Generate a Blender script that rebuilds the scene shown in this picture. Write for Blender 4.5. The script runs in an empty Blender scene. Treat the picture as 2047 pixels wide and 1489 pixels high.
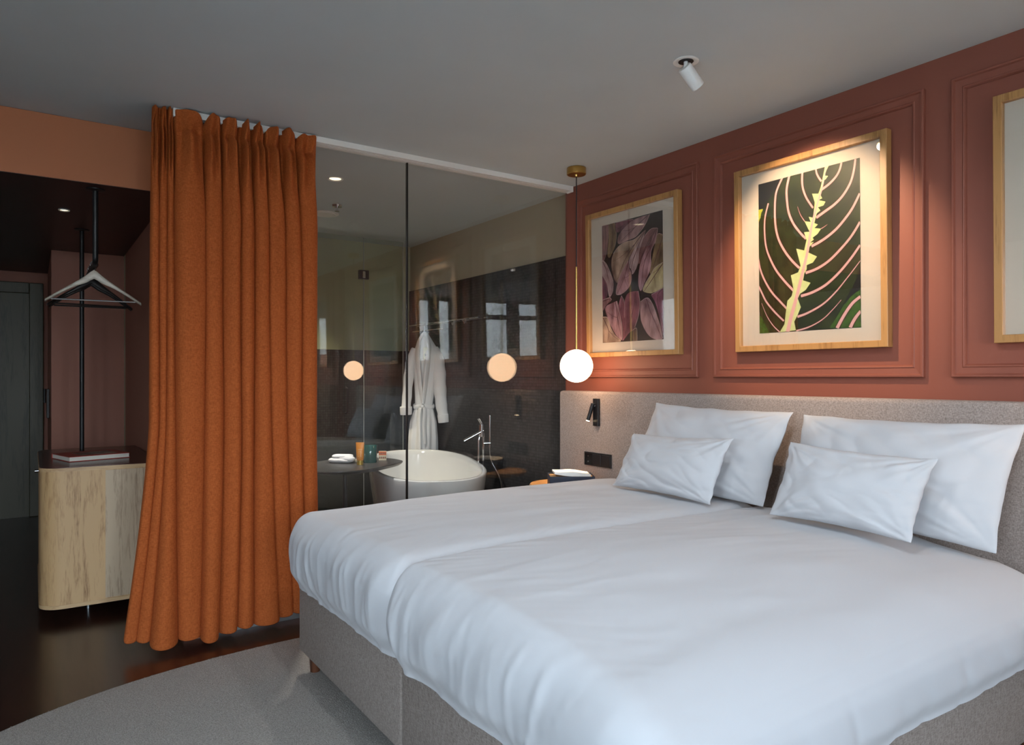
import bpy, bmesh, math, random
from mathutils import Vector, Matrix, noise
C = bpy.context.scene.collection
sc = bpy.context.scene
R = math.radians
EXPO = 0.06; SKY = 28.0; GLOBE = 13.0; TILT = -0.8; SPOTW = 95.0; SPOTZ = 1.85; SPOTDEG = 68; READW = 16.0; BATHW = 190.0; BATHW2 = 165.0; BED_FILL_W = 32.0
# ---------------------------------------------------------------- camera
F_PX = 1405.0
cam_data = bpy.data.cameras.new('camera'); cam = bpy.data.objects.new('camera', cam_data); C.objects.link(cam)
cam_data.sensor_fit = 'HORIZONTAL'; cam_data.sensor_width = 36.0
cam_data.lens = 36.0 * F_PX / 2047.0
cam_data.shift_y = 9.5 / 2047.0
cam_data.clip_start = 0.02
cam.location = (0, 0, 1.3)
cam.rotation_euler = (R(90), 0, -R(34.3))
sc.camera = cam
# ---------------------------------------------------------------- view and world
sc.view_settings.view_transform = 'Standard'
sc.view_settings.look = 'None'
sc.view_settings.gamma = 1.0
sc.view_settings.use_curve_mapping = False
sc.view_settings.exposure = EXPO
w = bpy.data.worlds.new('sky'); sc.world = w; w.use_nodes = True
nt = w.node_tree; nt.nodes.clear()
wo = nt.nodes.new('ShaderNodeOutputWorld'); bg = nt.nodes.new('ShaderNodeBackground')
tc = nt.nodes.new('ShaderNodeTexCoord'); sx = nt.nodes.new('ShaderNodeSeparateXYZ'); rp = nt.nodes.new('ShaderNodeValToRGB')
nt.links.new(tc.outputs['Generated'], sx.inputs[0]); nt.links.new(sx.outputs['Z'], rp.inputs[0])
nt.links.new(rp.outputs[0], bg.inputs[0]); nt.links.new(bg.outputs[0], wo.inputs[0])
rp.color_ramp.elements[0].position = 0.0; rp.color_ramp.elements[0].color = (.84, .92, 1.0, 1)
rp.color_ramp.elements[1].position = 0.6; rp.color_ramp.elements[1].color = (.55, .75, 1.0, 1)
bg.inputs[1].default_value = SKY
sc.cycles.sample_clamp_indirect = 12.0
sc.cycles.max_bounces = 10
sc.cycles.transparent_max_bounces = 24
# ---------------------------------------------------------------- window portals (sampling of the sky through the openings)
WIN = [(0.11, 0.95, 0.40, 2.56), (-1.75, -0.53, 0.40, 2.56)]
WIN_ADDED = (-0.9, 0.2, 1.15, 2.5)     # unseen window added opposite the bed to light it: y0, y1, z0, z1
YW = -2.8
for (x0, x1, z0, z1) in WIN:
    ld = bpy.data.lights.new('window_portal', 'AREA'); ld.shape = 'RECTANGLE'; ld.size = x1-x0; ld.size_y = z1-z0
    ld.cycles.is_portal = True
    lo = bpy.data.objects.new('window_portal', ld); C.objects.link(lo)
    lo.location = ((x0+x1)/2, YW-0.22, (z0+z1)/2); lo.rotation_euler = (R(90), 0, 0)
ld = bpy.data.lights.new('window_portal', 'AREA'); ld.shape = 'RECTANGLE'; ld.size = WIN_ADDED[3]-WIN_ADDED[2]; ld.size_y = WIN_ADDED[1]-WIN_ADDED[0]
ld.cycles.is_portal = True
lo = bpy.data.objects.new('window_portal', ld); C.objects.link(lo)
lo.location = (-2.7-0.22, (WIN_ADDED[0]+WIN_ADDED[1])/2, (WIN_ADDED[2]+WIN_ADDED[3])/2); lo.rotation_euler = (0, R(-90), 0)
# ---------------------------------------------------------------- materials
def mat(name, col, rough=.6, metal=0, spec=.5, col2=None, nscale=40, bump=0, bscale=200, sheen=0, coat=0, stretch=(1,1,1), emit=None, estr=0, alpha=1, trans=0, detail=4, ramp=(.35,.65), bdist=.002):
    m = bpy.data.materials.new(name); m.use_nodes = True
    n = m.node_tree.nodes; l = m.node_tree.links; b = n['Principled BSDF']
    b.inputs['Base Color'].default_value = (*col, 1); b.inputs['Roughness'].default_value = rough
    b.inputs['Metallic'].default_value = metal; b.inputs['Specular IOR Level'].default_value = spec
    if sheen: b.inputs['Sheen Weight'].default_value = sheen; b.inputs['Sheen Roughness'].default_value = .4; b.inputs['Sheen Tint'].default_value = (*[min(1, c*2+.1) for c in col], 1)
    if coat: b.inputs['Coat Weight'].default_value = coat; b.inputs['Coat Roughness'].default_value = .1
    if trans: b.inputs['Transmission Weight'].default_value = trans
    if emit: b.inputs['Emission Color'].default_value = (*emit, 1); b.inputs['Emission Strength'].default_value = estr
    if col2 or bump:
        t = n.new('ShaderNodeTexCoord'); mp = n.new('ShaderNodeMapping'); mp.inputs['Scale'].default_value = stretch
        l.new(t.outputs['Object'], mp.inputs['Vector'])
    if col2:
        nz = n.new('ShaderNodeTexNoise'); nz.inputs['Scale'].default_value = nscale; nz.inputs['Detail'].default_value = detail
        rp = n.new('ShaderNodeValToRGB'); rp.color_ramp.elements[0].color = (*col, 1); rp.color_ramp.elements[1].color = (*col2, 1)
        rp.color_ramp.elements[0].position = ramp[0]; rp.color_ramp.elements[1].position = ramp[1]
        l.new(mp.outputs[0], nz.inputs['Vector']); l.new(nz.outputs['Fac'], rp.inputs[0]); l.new(rp.outputs[0], b.inputs['Base Color'])
    if bump:
        nb = n.new('ShaderNodeTexNoise'); nb.inputs['Scale'].default_value = bscale; nb.inputs['Detail'].default_value = 3
        bp = n.new('ShaderNodeBump'); bp.inputs['Strength'].default_value = bump; bp.inputs['Distance'].default_value = bdist
        l.new(mp.outputs[0], nb.inputs['Vector']); l.new(nb.outputs['Fac'], bp.inputs['Height']); l.new(bp.outputs[0], b.inputs['Normal'])
    return m
def glass_mat(name, tint, f0, fuzz=0.0):
    # thin pane: tinted see-through plus mirror reflection growing towards grazing (Schlick)
    m = bpy.data.materials.new(name); m.use_nodes = True
    n = m.node_tree.nodes; l = m.node_tree.links; n.clear()
    o = n.new('ShaderNodeOutputMaterial'); mx = n.new('ShaderNodeMixShader')
    tr = n.new('ShaderNodeBsdfTransparent'); tr.inputs[0].default_value = (*tint, 1)
    gl = n.new('ShaderNodeBsdfGlossy'); gl.inputs['Roughness'].default_value = fuzz
    g = n.new('ShaderNodeNewGeometry'); d = n.new('ShaderNodeVectorMath'); d.operation = 'DOT_PRODUCT'
    l.new(g.outputs['Incoming'], d.inputs[0]); l.new(g.outputs['Normal'], d.inputs[1])
    def M(op, a, b_=None):
        q = n.new('ShaderNodeMath'); q.operation = op
        for i, v in enumerate((a, b_)):
            if v is None: continue
            if isinstance(v, (int, float)): q.inputs[i].default_value = v
            else: l.new(v, q.inputs[i])
        return q.outputs[0]
    c = M('ABSOLUTE', d.outputs['Value']); p = M('POWER', M('SUBTRACT', 1.0, c), 5.0)
    f = M('ADD', M('MULTIPLY', p, 1-f0), f0)
    l.new(f, mx.inputs[0]); l.new(tr.outputs[0], mx.inputs[1]); l.new(gl.outputs[0], mx.inputs[2]); l.new(mx.outputs[0], o.inputs[0])
    return m
def weave(name, c1, c2, scale=420, rough=.95, bump=.35, sheen=.15, big=None):
    # woven cloth: two crossed stretched noises
    m = bpy.data.materials.new(name); m.use_nodes = True
    n = m.node_tree.nodes; l = m.node_tree.links; b = n['Principled BSDF']
    b.inputs['Roughness'].default_value = rough; b.inputs['Specular IOR Level'].default_value = .2; b.inputs['Sheen Weight'].default_value = sheen; b.inputs['Sheen Tint'].default_value = (*c2, 1); b.inputs['Sheen Roughness'].default_value = .4
    t = n.new('ShaderNodeTexCoord'); outs = []
    for s in ((1, 1, .22), (.22, .22, 1)):
        mp = n.new('ShaderNodeMapping'); mp.inputs['Scale'].default_value = s
        nz = n.new('ShaderNodeTexNoise'); nz.inputs['Scale'].default_value = scale; nz.inputs['Detail'].default_value = 2
        l.new(t.outputs['Object'], mp.inputs['Vector']); l.new(mp.outputs[0], nz.inputs['Vector']); outs.append(nz.outputs['Fac'])
    a = n.new('ShaderNodeMath'); a.operation = 'ADD'; l.new(outs[0], a.inputs[0]); l.new(outs[1], a.inputs[1])
    h = n.new('ShaderNodeMath'); h.operation = 'MULTIPLY'; h.inputs[1].default_value = .5; l.new(a.outputs[0], h.inputs[0])
    rp = n.new('ShaderNodeValToRGB'); rp.color_ramp.elements[0].position = .36; rp.color_ramp.elements[1].position = .64
    rp.color_ramp.elements[0].color = (*c1, 1); rp.color_ramp.elements[1].color = (*c2, 1)
    l.new(h.outputs[0], rp.inputs[0]); l.new(rp.outputs[0], b.inputs['Base Color'])
    bp = n.new('ShaderNodeBump'); bp.inputs['Strength'].default_value = bump; bp.inputs['Distance'].default_value = .002
    l.new(h.outputs[0], bp.inputs['Height']); l.new(bp.outputs[0], b.inputs['Normal'])
    return m
def wood(name, c1, c2, axis='z', scale=3.0, rough=.5, coat=0, c3=None, fine=.5):
    m = bpy.data.materials.new(name); m.use_nodes = True
    n = m.node_tree.nodes; l = m.node_tree.links; b = n['Principled BSDF']
    b.inputs['Roughness'].default_value = rough
    if coat: b.inputs['Coat Weight'].default_value = coat; b.inputs['Coat Roughness'].default_value = .15
    t = n.new('ShaderNodeTexCoord'); mp = n.new('ShaderNodeMapping')
    k = {'x': (.09, 1, 1), 'y': (1, .09, 1), 'z': (1, 1, .09)}[axis]; mp.inputs['Scale'].default_value = k
    l.new(t.outputs['Object'], mp.inputs['Vector'])
    n1 = n.new('ShaderNodeTexNoise'); n1.inputs['Scale'].default_value = scale*6; n1.inputs['Detail'].default_value = 6; n1.inputs['Distortion'].default_value = 1.2
    n2 = n.new('ShaderNodeTexNoise'); n2.inputs['Scale'].default_value = scale*60; n2.inputs['Detail'].default_value = 3
    l.new(mp.outputs[0], n1.inputs['Vector']); l.new(mp.outputs[0], n2.inputs['Vector'])
    mul = n.new('ShaderNodeMath'); mul.operation = 'MULTIPLY_ADD'; mul.inputs[1].default_value = fine; l.new(n2.outputs['Fac'], mul.inputs[0]); l.new(n1.outputs['Fac'], mul.inputs[2])
    rp = n.new('ShaderNodeValToRGB'); rp.color_ramp.elements[0].position = .5; rp.color_ramp.elements[1].position = 1.0*(.5+fine*.5)
    rp.color_ramp.elements[0].color = (*c1, 1); rp.color_ramp.elements[1].color = (*c2, 1)
    if c3: e = rp.color_ramp.elements.new(.62); e.color = (*c3, 1)
    l.new(mul.outputs[0], rp.inputs[0]); l.new(rp.outputs[0], b.inputs['Base Color'])
    bp = n.new('ShaderNodeBump'); bp.inputs['Strength'].default_value = .15; bp.inputs['Distance'].default_value = .001
    l.new(mul.outputs[0], bp.inputs['Height']); l.new(bp.outputs[0], b.inputs['Normal'])
    return m
# ---------------------------------------------------------------- geometry helpers (all shapes are given in room coordinates)
ORG = {}
def tag(o, label=None, cat=None, group=None, kind=None):
    if label: o['label'] = label
    if cat: o['category'] = cat
    if group: o['group'] = group
    if kind: o['kind'] = kind
    return o
def thing(name, loc, label, cat, group=None):
    o = bpy.data.objects.new(name, None); C.objects.link(o); o.location = loc; o.empty_display_size = .1
    ORG[o] = Vector(loc); return tag(o, label, cat, group)
def root_org(p):
    return ORG[p]
def link(bm, name, mats, parent=None, smooth=True, loc=None, sharp=35):
    bmesh.ops.remove_doubles(bm, verts=bm.verts, dist=1e-6)
    bmesh.ops.recalc_face_normals(bm, faces=bm.faces)
    me = bpy.data.meshes.new(name); bm.to_mesh(me); bm.free()
    if not isinstance(mats, (list, tuple)): mats = [mats]
    for m in mats: me.materials.append(m)
    if smooth:
        me.shade_smooth(); me.set_sharp_from_angle(angle=R(sharp))
    else: me.shade_flat()
    o = bpy.data.objects.new(name, me); C.objects.link(o)
    if parent is not None:
        org = ORG[parent]; me.transform(Matrix.Translation(-org)); o.parent = parent; ORG[o] = org
    else:
        if loc is None:
            vs = [v.co for v in me.vertices]
            loc = Vector(((min(v.x for v in vs)+max(v.x for v in vs))/2, (min(v.y for v in vs)+max(v.y for v in vs))/2, min(v.z for v in vs)))
        loc = Vector(loc); me.transform(Matrix.Translation(-loc)); o.location = loc; ORG[o] = loc
    return o
def add_box(bm, lo, hi, bev=0, seg=2, mi=0, M=None):
    b2 = bmesh.new(); bmesh.ops.create_cube(b2, size=1)
    for v in b2.verts: v.co = Vector([lo[i]+(v.co[i]+.5)*(hi[i]-lo[i]) for i in range(3)])
    if bev: bmesh.ops.bevel(b2, geom=b2.edges[:], offset=bev, segments=seg, affect='EDGES', profile=.5)
    merge(bm, b2, mi, M)
def merge(bm, b2, mi=0, M=None):
    mp = {}
    for v in b2.verts: mp[v] = bm.verts.new(M @ v.co if M else v.co)
    for f in b2.faces:
        try: g = bm.faces.new([mp[v] for v in f.verts]); g.material_index = mi; g.smooth = True
        except ValueError: pass
    b2.free()
def box(name, lo, hi, m, parent=None, bev=0, seg=2, **k):
    bm = bmesh.new(); add_box(bm, lo, hi, bev, seg, 0, k.pop('M', None)); return link(bm, name, m, parent, **k)
def add_rings(bm, rings, cap=True, closed=True, mi=0):
    vs = [[bm.verts.new(p) for p in r] for r in rings]
    for a, b in zip(vs, vs[1:]):
        n = len(a)
        for i in range(n if closed else n-1):
            f = bm.faces.new((a[i], a[(i+1) % n], b[(i+1) % n], b[i])); f.material_index = mi
    if cap:
        for r in (vs[0], vs[-1]):
            try: f = bm.faces.new(r); f.material_index = mi
            except ValueError: pass
    return vs
def add_tube(bm, pts, rad, n=14, mi=0, flat=(1, 1)):
    pts = [Vector(p) for p in pts]; rings = []
    if not isinstance(rad, (list, tuple)): rad = [rad]*len(pts)
    up = None
    for i, p in enumerate(pts):
        t = (pts[min(i+1, len(pts)-1)]-pts[max(i-1, 0)]).normalized()
        if up is None: up = Vector((0, 0, 1)) if abs(t.z) < .9 else Vector((0, 1, 0))
        s = t.cross(up).normalized(); u2 = s.cross(t).normalized(); up = u2
        rings.append([p+rad[i]*(flat[0]*math.cos(a)*s+flat[1]*math.sin(a)*u2) for a in [2*math.pi*k/n for k in range(n)]])
    add_rings(bm, rings, mi=mi)
def smooth_path(pts, k=6):
    pts = [Vector(p) for p in pts]; out = []
    for i in range(len(pts)-1):
        p0, p1, p2, p3 = pts[max(i-1, 0)], pts[i], pts[i+1], pts[min(i+2, len(pts)-1)]
        for j in range(k):
            t = j/k
            out.append(.5*((2*p1)+(-p0+p2)*t+(2*p0-5*p1+4*p2-p3)*t*t+(-p0+3*p1-3*p2+p3)*t**3))
    out.append(pts[-1]); return out
def add_lathe(bm, prof, c, n=32, M=None, mi=0):
    rings = []
    for r, z in prof:
        ring = [Vector((r*math.cos(2*math.pi*k/n), r*math.sin(2*math.pi*k/n), z)) for k in range(n)]
        rings.append([(M @ p if M else p)+Vector(c) for p in ring])
    add_rings(bm, rings, mi=mi)
def tube(name, pts, rad, m, parent=None, n=14, **k):
    bm = bmesh.new(); add_tube(bm, pts, rad, n, flat=k.pop('flat', (1, 1))); return link(bm, name, m, parent, **k)
def lathe(name, prof, c, m, parent=None, n=32, M=None, **k):
    bm = bmesh.new(); add_lathe(bm, prof, c, n, M); return link(bm, name, m, parent, **k)
def add_prism(bm, poly, z0, z1, mi=0):
    a = [bm.verts.new((x, y, z0)) for x, y in poly]; b = [bm.verts.new((x, y, z1)) for x, y in poly]
    n = len(a)
    for f in ([a, b] + [[a[i], a[(i+1) % n], b[(i+1) % n], b[i]] for i in range(n)]):
        g = bm.faces.new(f); g.material_index = mi
def frame_loop(bm, X, y0, y1, z0, z1, prof, mi=0, M=None):
    # mitred rectangular frame on a plane facing -X; prof = [(inset, protrusion)] closed
    rings = [[], [], [], []]
    for ins, h in prof:
        for k, (y, z) in enumerate(((y0+ins, z0+ins), (y1-ins, z0+ins), (y1-ins, z1-ins), (y0+ins, z1-ins))):
            p = Vector((X-h, y, z)); rings[k].append(M @ p if M else p)
    vs = [[bm.verts.new(p) for p in r] for r in rings]; n = len(prof)
    for k in range(4):
        a, b = vs[k], vs[(k+1) % 4]
        for i in range(n):
            f = bm.faces.new((a[i], a[(i+1) % n], b[(i+1) % n], b[i])); f.material_index = mi
def superellipse(cx, cy, a, b, n, phi=0, N=64):
    out = []
    for i in range(N):
        t = 2*math.pi*i/N; c, s = math.cos(t), math.sin(t)
        u = a*math.copysign(abs(c)**(2/n), c); v = b*math.copysign(abs(s)**(2/n), s)
        out.append((cx+u*math.cos(phi)+v*math.sin(phi), cy-u*math.sin(phi)+v*math.cos(phi)))
    return out
fn = lambda x, y, z: noise.noise(Vector((x, y, z)))
def sstep(a, b, x):
    t = max(0, min(1, (x-a)/(b-a))); return t*t*(3-2*t)
# ---- print artwork outlines (u to the right, v up, in sheet units)
VEINS = [(14,12,[(0.652,0.917),(0.623,0.949),(0.606,0.978),(0.601,1.001)]),(18,14,[(0.652,0.865),(0.727,0.89),(0.789,0.924),(0.822,0.959),(0.839,0.999)]),(14,16,[(0.57,0.764),(0.517,0.822),(0.48,0.881),(0.465,0.937),(0.468,1.002)]),(20,14,[(0.6,0.699),(0.681,0.726),(0.772,0.757),(0.85,0.8),(0.915,0.863),(0.947,0.929),(0.963,0.998)]),(16,18,[(0.498,0.579),(0.431,0.633),(0.369,0.696),(0.325,0.772),(0.309,0.853),(0.307,0.924),(0.335,1.002)]),(20,16,[(0.552,0.527),(0.658,0.553),(0.772,0.598),(0.861,0.653),(0.936,0.715),(1.0,0.791)]),(18,16,[(0.431,0.401),(0.356,0.455),(0.28,0.526),(0.216,0.612),(0.186,0.704),(0.181,0.816),(0.197,0.918),(0.262,1.002)]),(20,16,[(0.492,0.365),(0.599,0.381),(0.715,0.419),(0.827,0.481),(0.926,0.55),(1.0,0.623)]),(18,12,[(0.368,0.262),(0.28,0.328),(0.189,0.408),(0.123,0.494),(0.083,0.571),(0.067,0.67),(0.073,0.767),(0.111,0.859)]),(20,16,[(0.443,0.222),(0.552,0.237),(0.681,0.273),(0.805,0.337),(0.915,0.414),(1.0,0.487)]),(16,14,[(0.318,0.136),(0.228,0.201),(0.136,0.271),(0.062,0.354),(0.015,0.432),(-0.004,0.499)]),(18,5,[(0.406,0.092),(0.516,0.113),(0.657,0.158),(0.772,0.221),(0.882,0.301),(1.0,0.394)]),(14,14,[(0.266,0.072),(0.175,0.132),(0.082,0.206),(0.028,0.275),(-0.005,0.319)]),(12,3,[(0.393,0.003),(0.515,0.021),(0.646,0.061),(0.749,0.119),(0.827,0.173)]),(9,3,[(0.221,0.002),(0.149,0.049),(0.082,0.117),(0.028,0.202)]),(6,2,[(0.486,0.692),(0.444,0.74),(0.417,0.794)]),(5,2,[(0.646,0.625),(0.675,0.633),(0.706,0.644)]),(24,20,[(0.788,0.004),(0.849,0.076),(0.925,0.145),(1.0,0.183)]),(24,20,[(0.906,0.002),(0.947,0.053),(1.0,0.097)])]
MIDLIME = [(0.687,1.001),(0.721,0.999),(0.699,0.973),(0.684,0.946),(0.716,0.94),(0.693,0.922),(0.67,0.918),(0.664,0.889),(0.652,0.854),(0.641,0.837),(0.66,0.811),(0.623,0.805),(0.69,0.786),(0.67,0.765),(0.617,0.761),(0.641,0.739),(0.606,0.725),(0.6,0.711),(0.582,0.668),(0.617,0.655),(0.582,0.637),(0.646,0.625),(0.611,0.596),(0.564,0.579),(0.576,0.566),(0.54,0.551),(0.576,0.551),(0.528,0.522),(0.516,0.493),(0.605,0.457),(0.564,0.423),(0.504,0.413),(0.504,0.386),(0.48,0.362),(0.467,0.32),(0.54,0.299),(0.492,0.257),(0.437,0.238),(0.412,0.208),(0.443,0.152),(0.406,0.1),(0.374,0.062),(0.39,0.007),(0.221,-0.0),(0.273,0.051),(0.286,0.114),(0.305,0.2),(0.35,0.228),(0.368,0.274),(0.343,0.362),(0.418,0.375),(0.443,0.415),(0.4,0.528),(0.48,0.508),(0.504,0.571),(0.48,0.623),(0.534,0.62),(0.486,0.692),(0.546,0.68),(0.528,0.714),(0.57,0.703),(0.582,0.766),(0.588,0.796),(0.562,0.854),(0.623,0.845),(0.647,0.884),(0.664,0.934)]
RIB = (34,6,[(0.305,-0.001),(0.343,0.095),(0.406,0.232),(0.468,0.382),(0.516,0.508),(0.552,0.641),(0.6,0.756),(0.652,0.861),(0.681,0.939),(0.699,1.003)])
LEAF = [(0.288,1.002),(0.177,0.929),(0.084,0.854),(0.03,0.805),(-0.004,0.712),(-0.005,0.146),(0.055,0.07),(0.109,0.002),(0.715,0.005),(0.805,0.101),(0.893,0.198),(0.968,0.293),(1.0,0.369),(1.0,1.0),(0.432,1.0)]
YEL = [(-0.003,0.83),(0.05,0.831),(0.03,0.789),(-0.003,0.745)]
LEAF2 = [(0.715,0.007),(0.783,0.072),(0.849,0.142),(0.915,0.189),(1.0,0.226),(1.0,-0.001)]
LOWLEAF = [(-0.005,0.122),(0.041,0.103),(0.068,0.053),(0.109,0.001),(-0.003,0.0)]
PURPLE = [('dusk',[(0.004,1.0),(0.111,0.999),(0.107,0.875),(0.084,0.77),(0.039,0.707),(0.003,0.711)],[(0.058,0.989),(0.066,0.838),(0.039,0.724)]),('olive',[(0.12,0.998),(0.234,0.993),(0.254,0.876),(0.224,0.797),(0.172,0.744),(0.128,0.716),(0.092,0.752),(0.119,0.874)],[(0.181,0.991),(0.19,0.866),(0.146,0.747)]),('plum',[(0.251,0.999),(0.536,0.988),(0.454,0.958),(0.353,0.921),(0.268,0.915),(0.242,0.959)],[(0.268,0.939),(0.503,0.984)]),('mauve',[(0.806,0.993),(0.728,0.917),(0.633,0.866),(0.568,0.841),(0.454,0.83),(0.302,0.813),(0.276,0.857),(0.336,0.915),(0.47,0.964),(0.601,0.988)],[(0.775,0.989),(0.569,0.92),(0.336,0.834)]),('dusk',[(0.921,0.871),(0.821,0.875),(0.712,0.825),(0.633,0.739),(0.617,0.622),(0.68,0.648),(0.79,0.739),(0.883,0.83)],[(0.913,0.868),(0.775,0.78),(0.649,0.651)]),('olive',[(1.0,0.809),(0.928,0.824),(0.883,0.753),(0.821,0.604),(0.798,0.529),(0.883,0.522),(1.0,0.558)],[(1.0,0.794),(0.943,0.708),(0.852,0.571)]),('cream',[(1.0,0.596),(0.883,0.568),(0.806,0.513),(0.728,0.456),(0.688,0.396),(0.821,0.368),(0.898,0.374),(1.0,0.406)],[(1.0,0.588),(0.867,0.5),(0.712,0.394)]),('tan',[(0.736,0.877),(0.633,0.842),(0.536,0.821),(0.404,0.819),(0.285,0.791),(0.198,0.742),(0.163,0.663),(0.189,0.578),(0.232,0.509),(0.293,0.496),(0.352,0.565),(0.453,0.653),(0.568,0.754)],[(0.728,0.874),(0.568,0.786),(0.403,0.674),(0.267,0.523)]),('pale',[(0.736,0.873),(0.681,0.79),(0.633,0.716),(0.617,0.638),(0.576,0.578),(0.519,0.543),(0.494,0.593),(0.453,0.605),(0.47,0.668),(0.568,0.754)],[(0.728,0.87),(0.617,0.757),(0.519,0.631),(0.511,0.552)]),('pink',[(0.453,0.661),(0.318,0.551),(0.241,0.409),(0.335,0.395),(0.453,0.436),(0.503,0.489),(0.503,0.553),(0.47,0.603)],[(0.462,0.652),(0.386,0.53),(0.267,0.408)]),('pink',[(0.928,0.87),(0.898,0.782),(0.821,0.697),(0.821,0.604),(0.798,0.544),(0.728,0.472),(0.656,0.398),(0.616,0.464),(0.633,0.574),(0.681,0.664),(0.79,0.762)],[(0.921,0.864),(0.821,0.736),(0.712,0.614),(0.656,0.414)]),('pale',[(0.003,0.711),(0.074,0.671),(0.145,0.59),(0.197,0.511),(0.189,0.429),(0.127,0.384),(0.092,0.461),(0.056,0.522),(0.002,0.576)],[(0.012,0.693),(0.092,0.586),(0.136,0.4)]),('plum',[(0.002,0.576),(0.074,0.512),(0.1,0.46),(0.073,0.387),(0.001,0.375)],[(0.006,0.568),(0.082,0.42)]),('dusk',[(0.001,0.366),(0.127,0.38),(0.162,0.357),(0.073,0.32),(0.019,0.281),(0.001,0.274)],[(0.01,0.357),(0.144,0.37)]),('plum',[(1.0,0.398),(0.898,0.374),(0.821,0.356),(0.882,0.291),(0.943,0.172),(0.973,0.064),(1.0,0.055)],[(0.988,0.391),(0.913,0.327),(0.973,0.132)]),('mauve',[(0.648,0.312),(0.759,0.337),(0.836,0.285),(0.898,0.197),(0.958,0.095),(0.981,0.002),(0.867,0.005),(0.774,0.039),(0.696,0.105),(0.648,0.185)],[(0.743,0.33),(0.806,0.225),(0.913,0.096),(0.966,0.01)]),('rose',[(0.616,0.401),(0.64,0.304),(0.616,0.203),(0.551,0.11),(0.452,0.065),(0.343,0.012),(0.368,0.157),(0.386,0.319),(0.453,0.396)],[(0.568,0.396),(0.518,0.231),(0.368,0.035)]),('rose',[(0.335,0.383),(0.386,0.319),(0.385,0.197),(0.368,0.076),(0.334,0.02),(0.292,0.161),(0.275,0.284)],[(0.343,0.37),(0.338,0.2),(0.338,0.036)]),('pink',[(0.258,0.343),(0.301,0.242),(0.343,0.126),(0.338,0.016),(0.231,0.064),(0.126,0.168),(0.055,0.271),(0.073,0.312),(0.179,0.331)],[(0.232,0.336),(0.266,0.203),(0.326,0.037)]),('tan',[(0.001,0.223),(0.091,0.211),(0.144,0.134),(0.214,0.065),(0.317,0.004),(0.0,0.004)],[(0.01,0.214),(0.108,0.102),(0.09,0.01)]),('olive',[(0.518,0.087),(0.584,0.101),(0.591,-0.003),(0.526,-0.001)],[(0.551,0.094),(0.559,0.006)])]
# ---------------------------------------------------------------- palette
TERRA = (.235, .074, .048); 
M_red = mat('terracotta_paint', TERRA, .55, spec=.35, bump=.04, bscale=900, bdist=.0005)
M_terra_lit = mat('terracotta_paint_lit_beam', (.44, .155, .068), .6, spec=.3, bump=.04, bscale=900, bdist=.0005)  # same paint as the red wall, brightened where window light strikes the beam
M_terra_shade = mat('terracotta_shaded_hall', (.34, .145, .10), .6, spec=.3)  # same terracotta kept darker than the beam to carry the hall's shade
M_ceil = mat('grey_ceiling_paint', (.50, .55, .565), .7, spec=.3, col2=(.54, .59, .605), nscale=1.2, bump=.1, bscale=60, bdist=.001)
M_dark_soffit = mat('dark_brown_lacquer', (.035, .009, .006), .4, spec=.4)
M_plaster = mat('warm_white_plaster', (.74, .73, .70), .8)
M_beige = mat('beige_bathroom_paint', (.42, .37, .27), .7, spec=.3)
M_floor = wood('dark_walnut_floor', (.012, .004, .003), (.035, .012, .008), 'y', 1.2, .28, coat=.3)
M_oak = wood('pale_oak', (.27, .14, .06), (.57, .36, .175), 'z', 4.5, .5, c3=(.46, .275, .125))
M_oak_h = wood('pale_oak_edge', (.40, .23, .11), (.60, .40, .21), 'x', 2.5, .5)
M_frame = wood('honey_oak_frame', (.20, .09, .03), (.42, .22, .078), 'z', 3.0, .38, c3=(.33, .165, .056))
M_walnut = wood('walnut_leg', (.05, .016, .007), (.13, .045, .02), 'z', 3, .4)
M_top = mat('dark_red_brown_tabletop', (.06, .018, .012), .22, col2=(.085, .028, .018), nscale=8)
M_doorw = wood('dark_green_stained_wood', (.030, .028, .014), (.065, .058, .033), 'z', 2.5, .5)
M_black = mat('matt_black_metal', (.012, .012, .013), .4, metal=.3)
M_blackp = mat('black_plastic', (.010, .010, .012), .35)
M_graphite = mat('graphite_lacquer', (.03, .031, .033), .45)
M_white = mat('white_powder_coat', (.78, .77, .74), .4)
M_chrome = mat('chrome', (.8, .8, .82), .08, metal=1)
M_brass = mat('brushed_brass', (.62, .40, .12), .28, metal=1, bump=.1, bscale=300, stretch=(1, 1, .1))
M_globe = mat('opal_glass_lit', (.9, .85, .75), .3, emit=(1.0, .62, .36), estr=GLOBE)
M_ceramic = mat('white_ceramic', (.68, .68, .66), .12, coat=.5)
M_sheet = mat('white_percale', (.55, .555, .58), .85, spec=.25, sheen=.1, bump=.06, bscale=900, bdist=.0006)
M_terry = mat('white_terry', (.80, .80, .79), .95, spec=.15, bump=.6, bscale=260, bdist=.003, sheen=.2)
M_velvet = weave('rust_velvet', (.29, .062, .013), (.45, .112, .026), 330, .9, .3, sheen=.35)
M_headb = weave('greige_upholstery', (.20, .165, .15), (.42, .355, .325), 480, .95, .4)
M_base = weave('taupe_upholstery', (.19, .155, .135), (.33, .28, .25), 330, .95, .35)
M_rug = mat('ivory_grey_pile', (.30, .275, .245), .98, spec=.1, col2=(.50, .46, .415), nscale=170, bump=.8, bscale=240, bdist=.008, ramp=(.3, .7))
M_paper = mat('white_paper', (.82, .80, .76), .8)
M_mat = mat('cream_mat_board', (.72, .64, .54), .8)
M_navy = mat('navy_box', (.010, .018, .042), .45)
M_wframe = mat('anthracite_window_frame', (.035, .038, .042), .45)
M_glassp = glass_mat('partition_glass', (.965, .97, .968), .045)
M_glassw = glass_mat('window_glass', (.97, .98, .97), .03)
M_glassf = glass_mat('picture_glass', (.985, .985, .98), .14)
M_glasss = glass_mat('shower_glass', (.93, .95, .92), .04)
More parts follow.
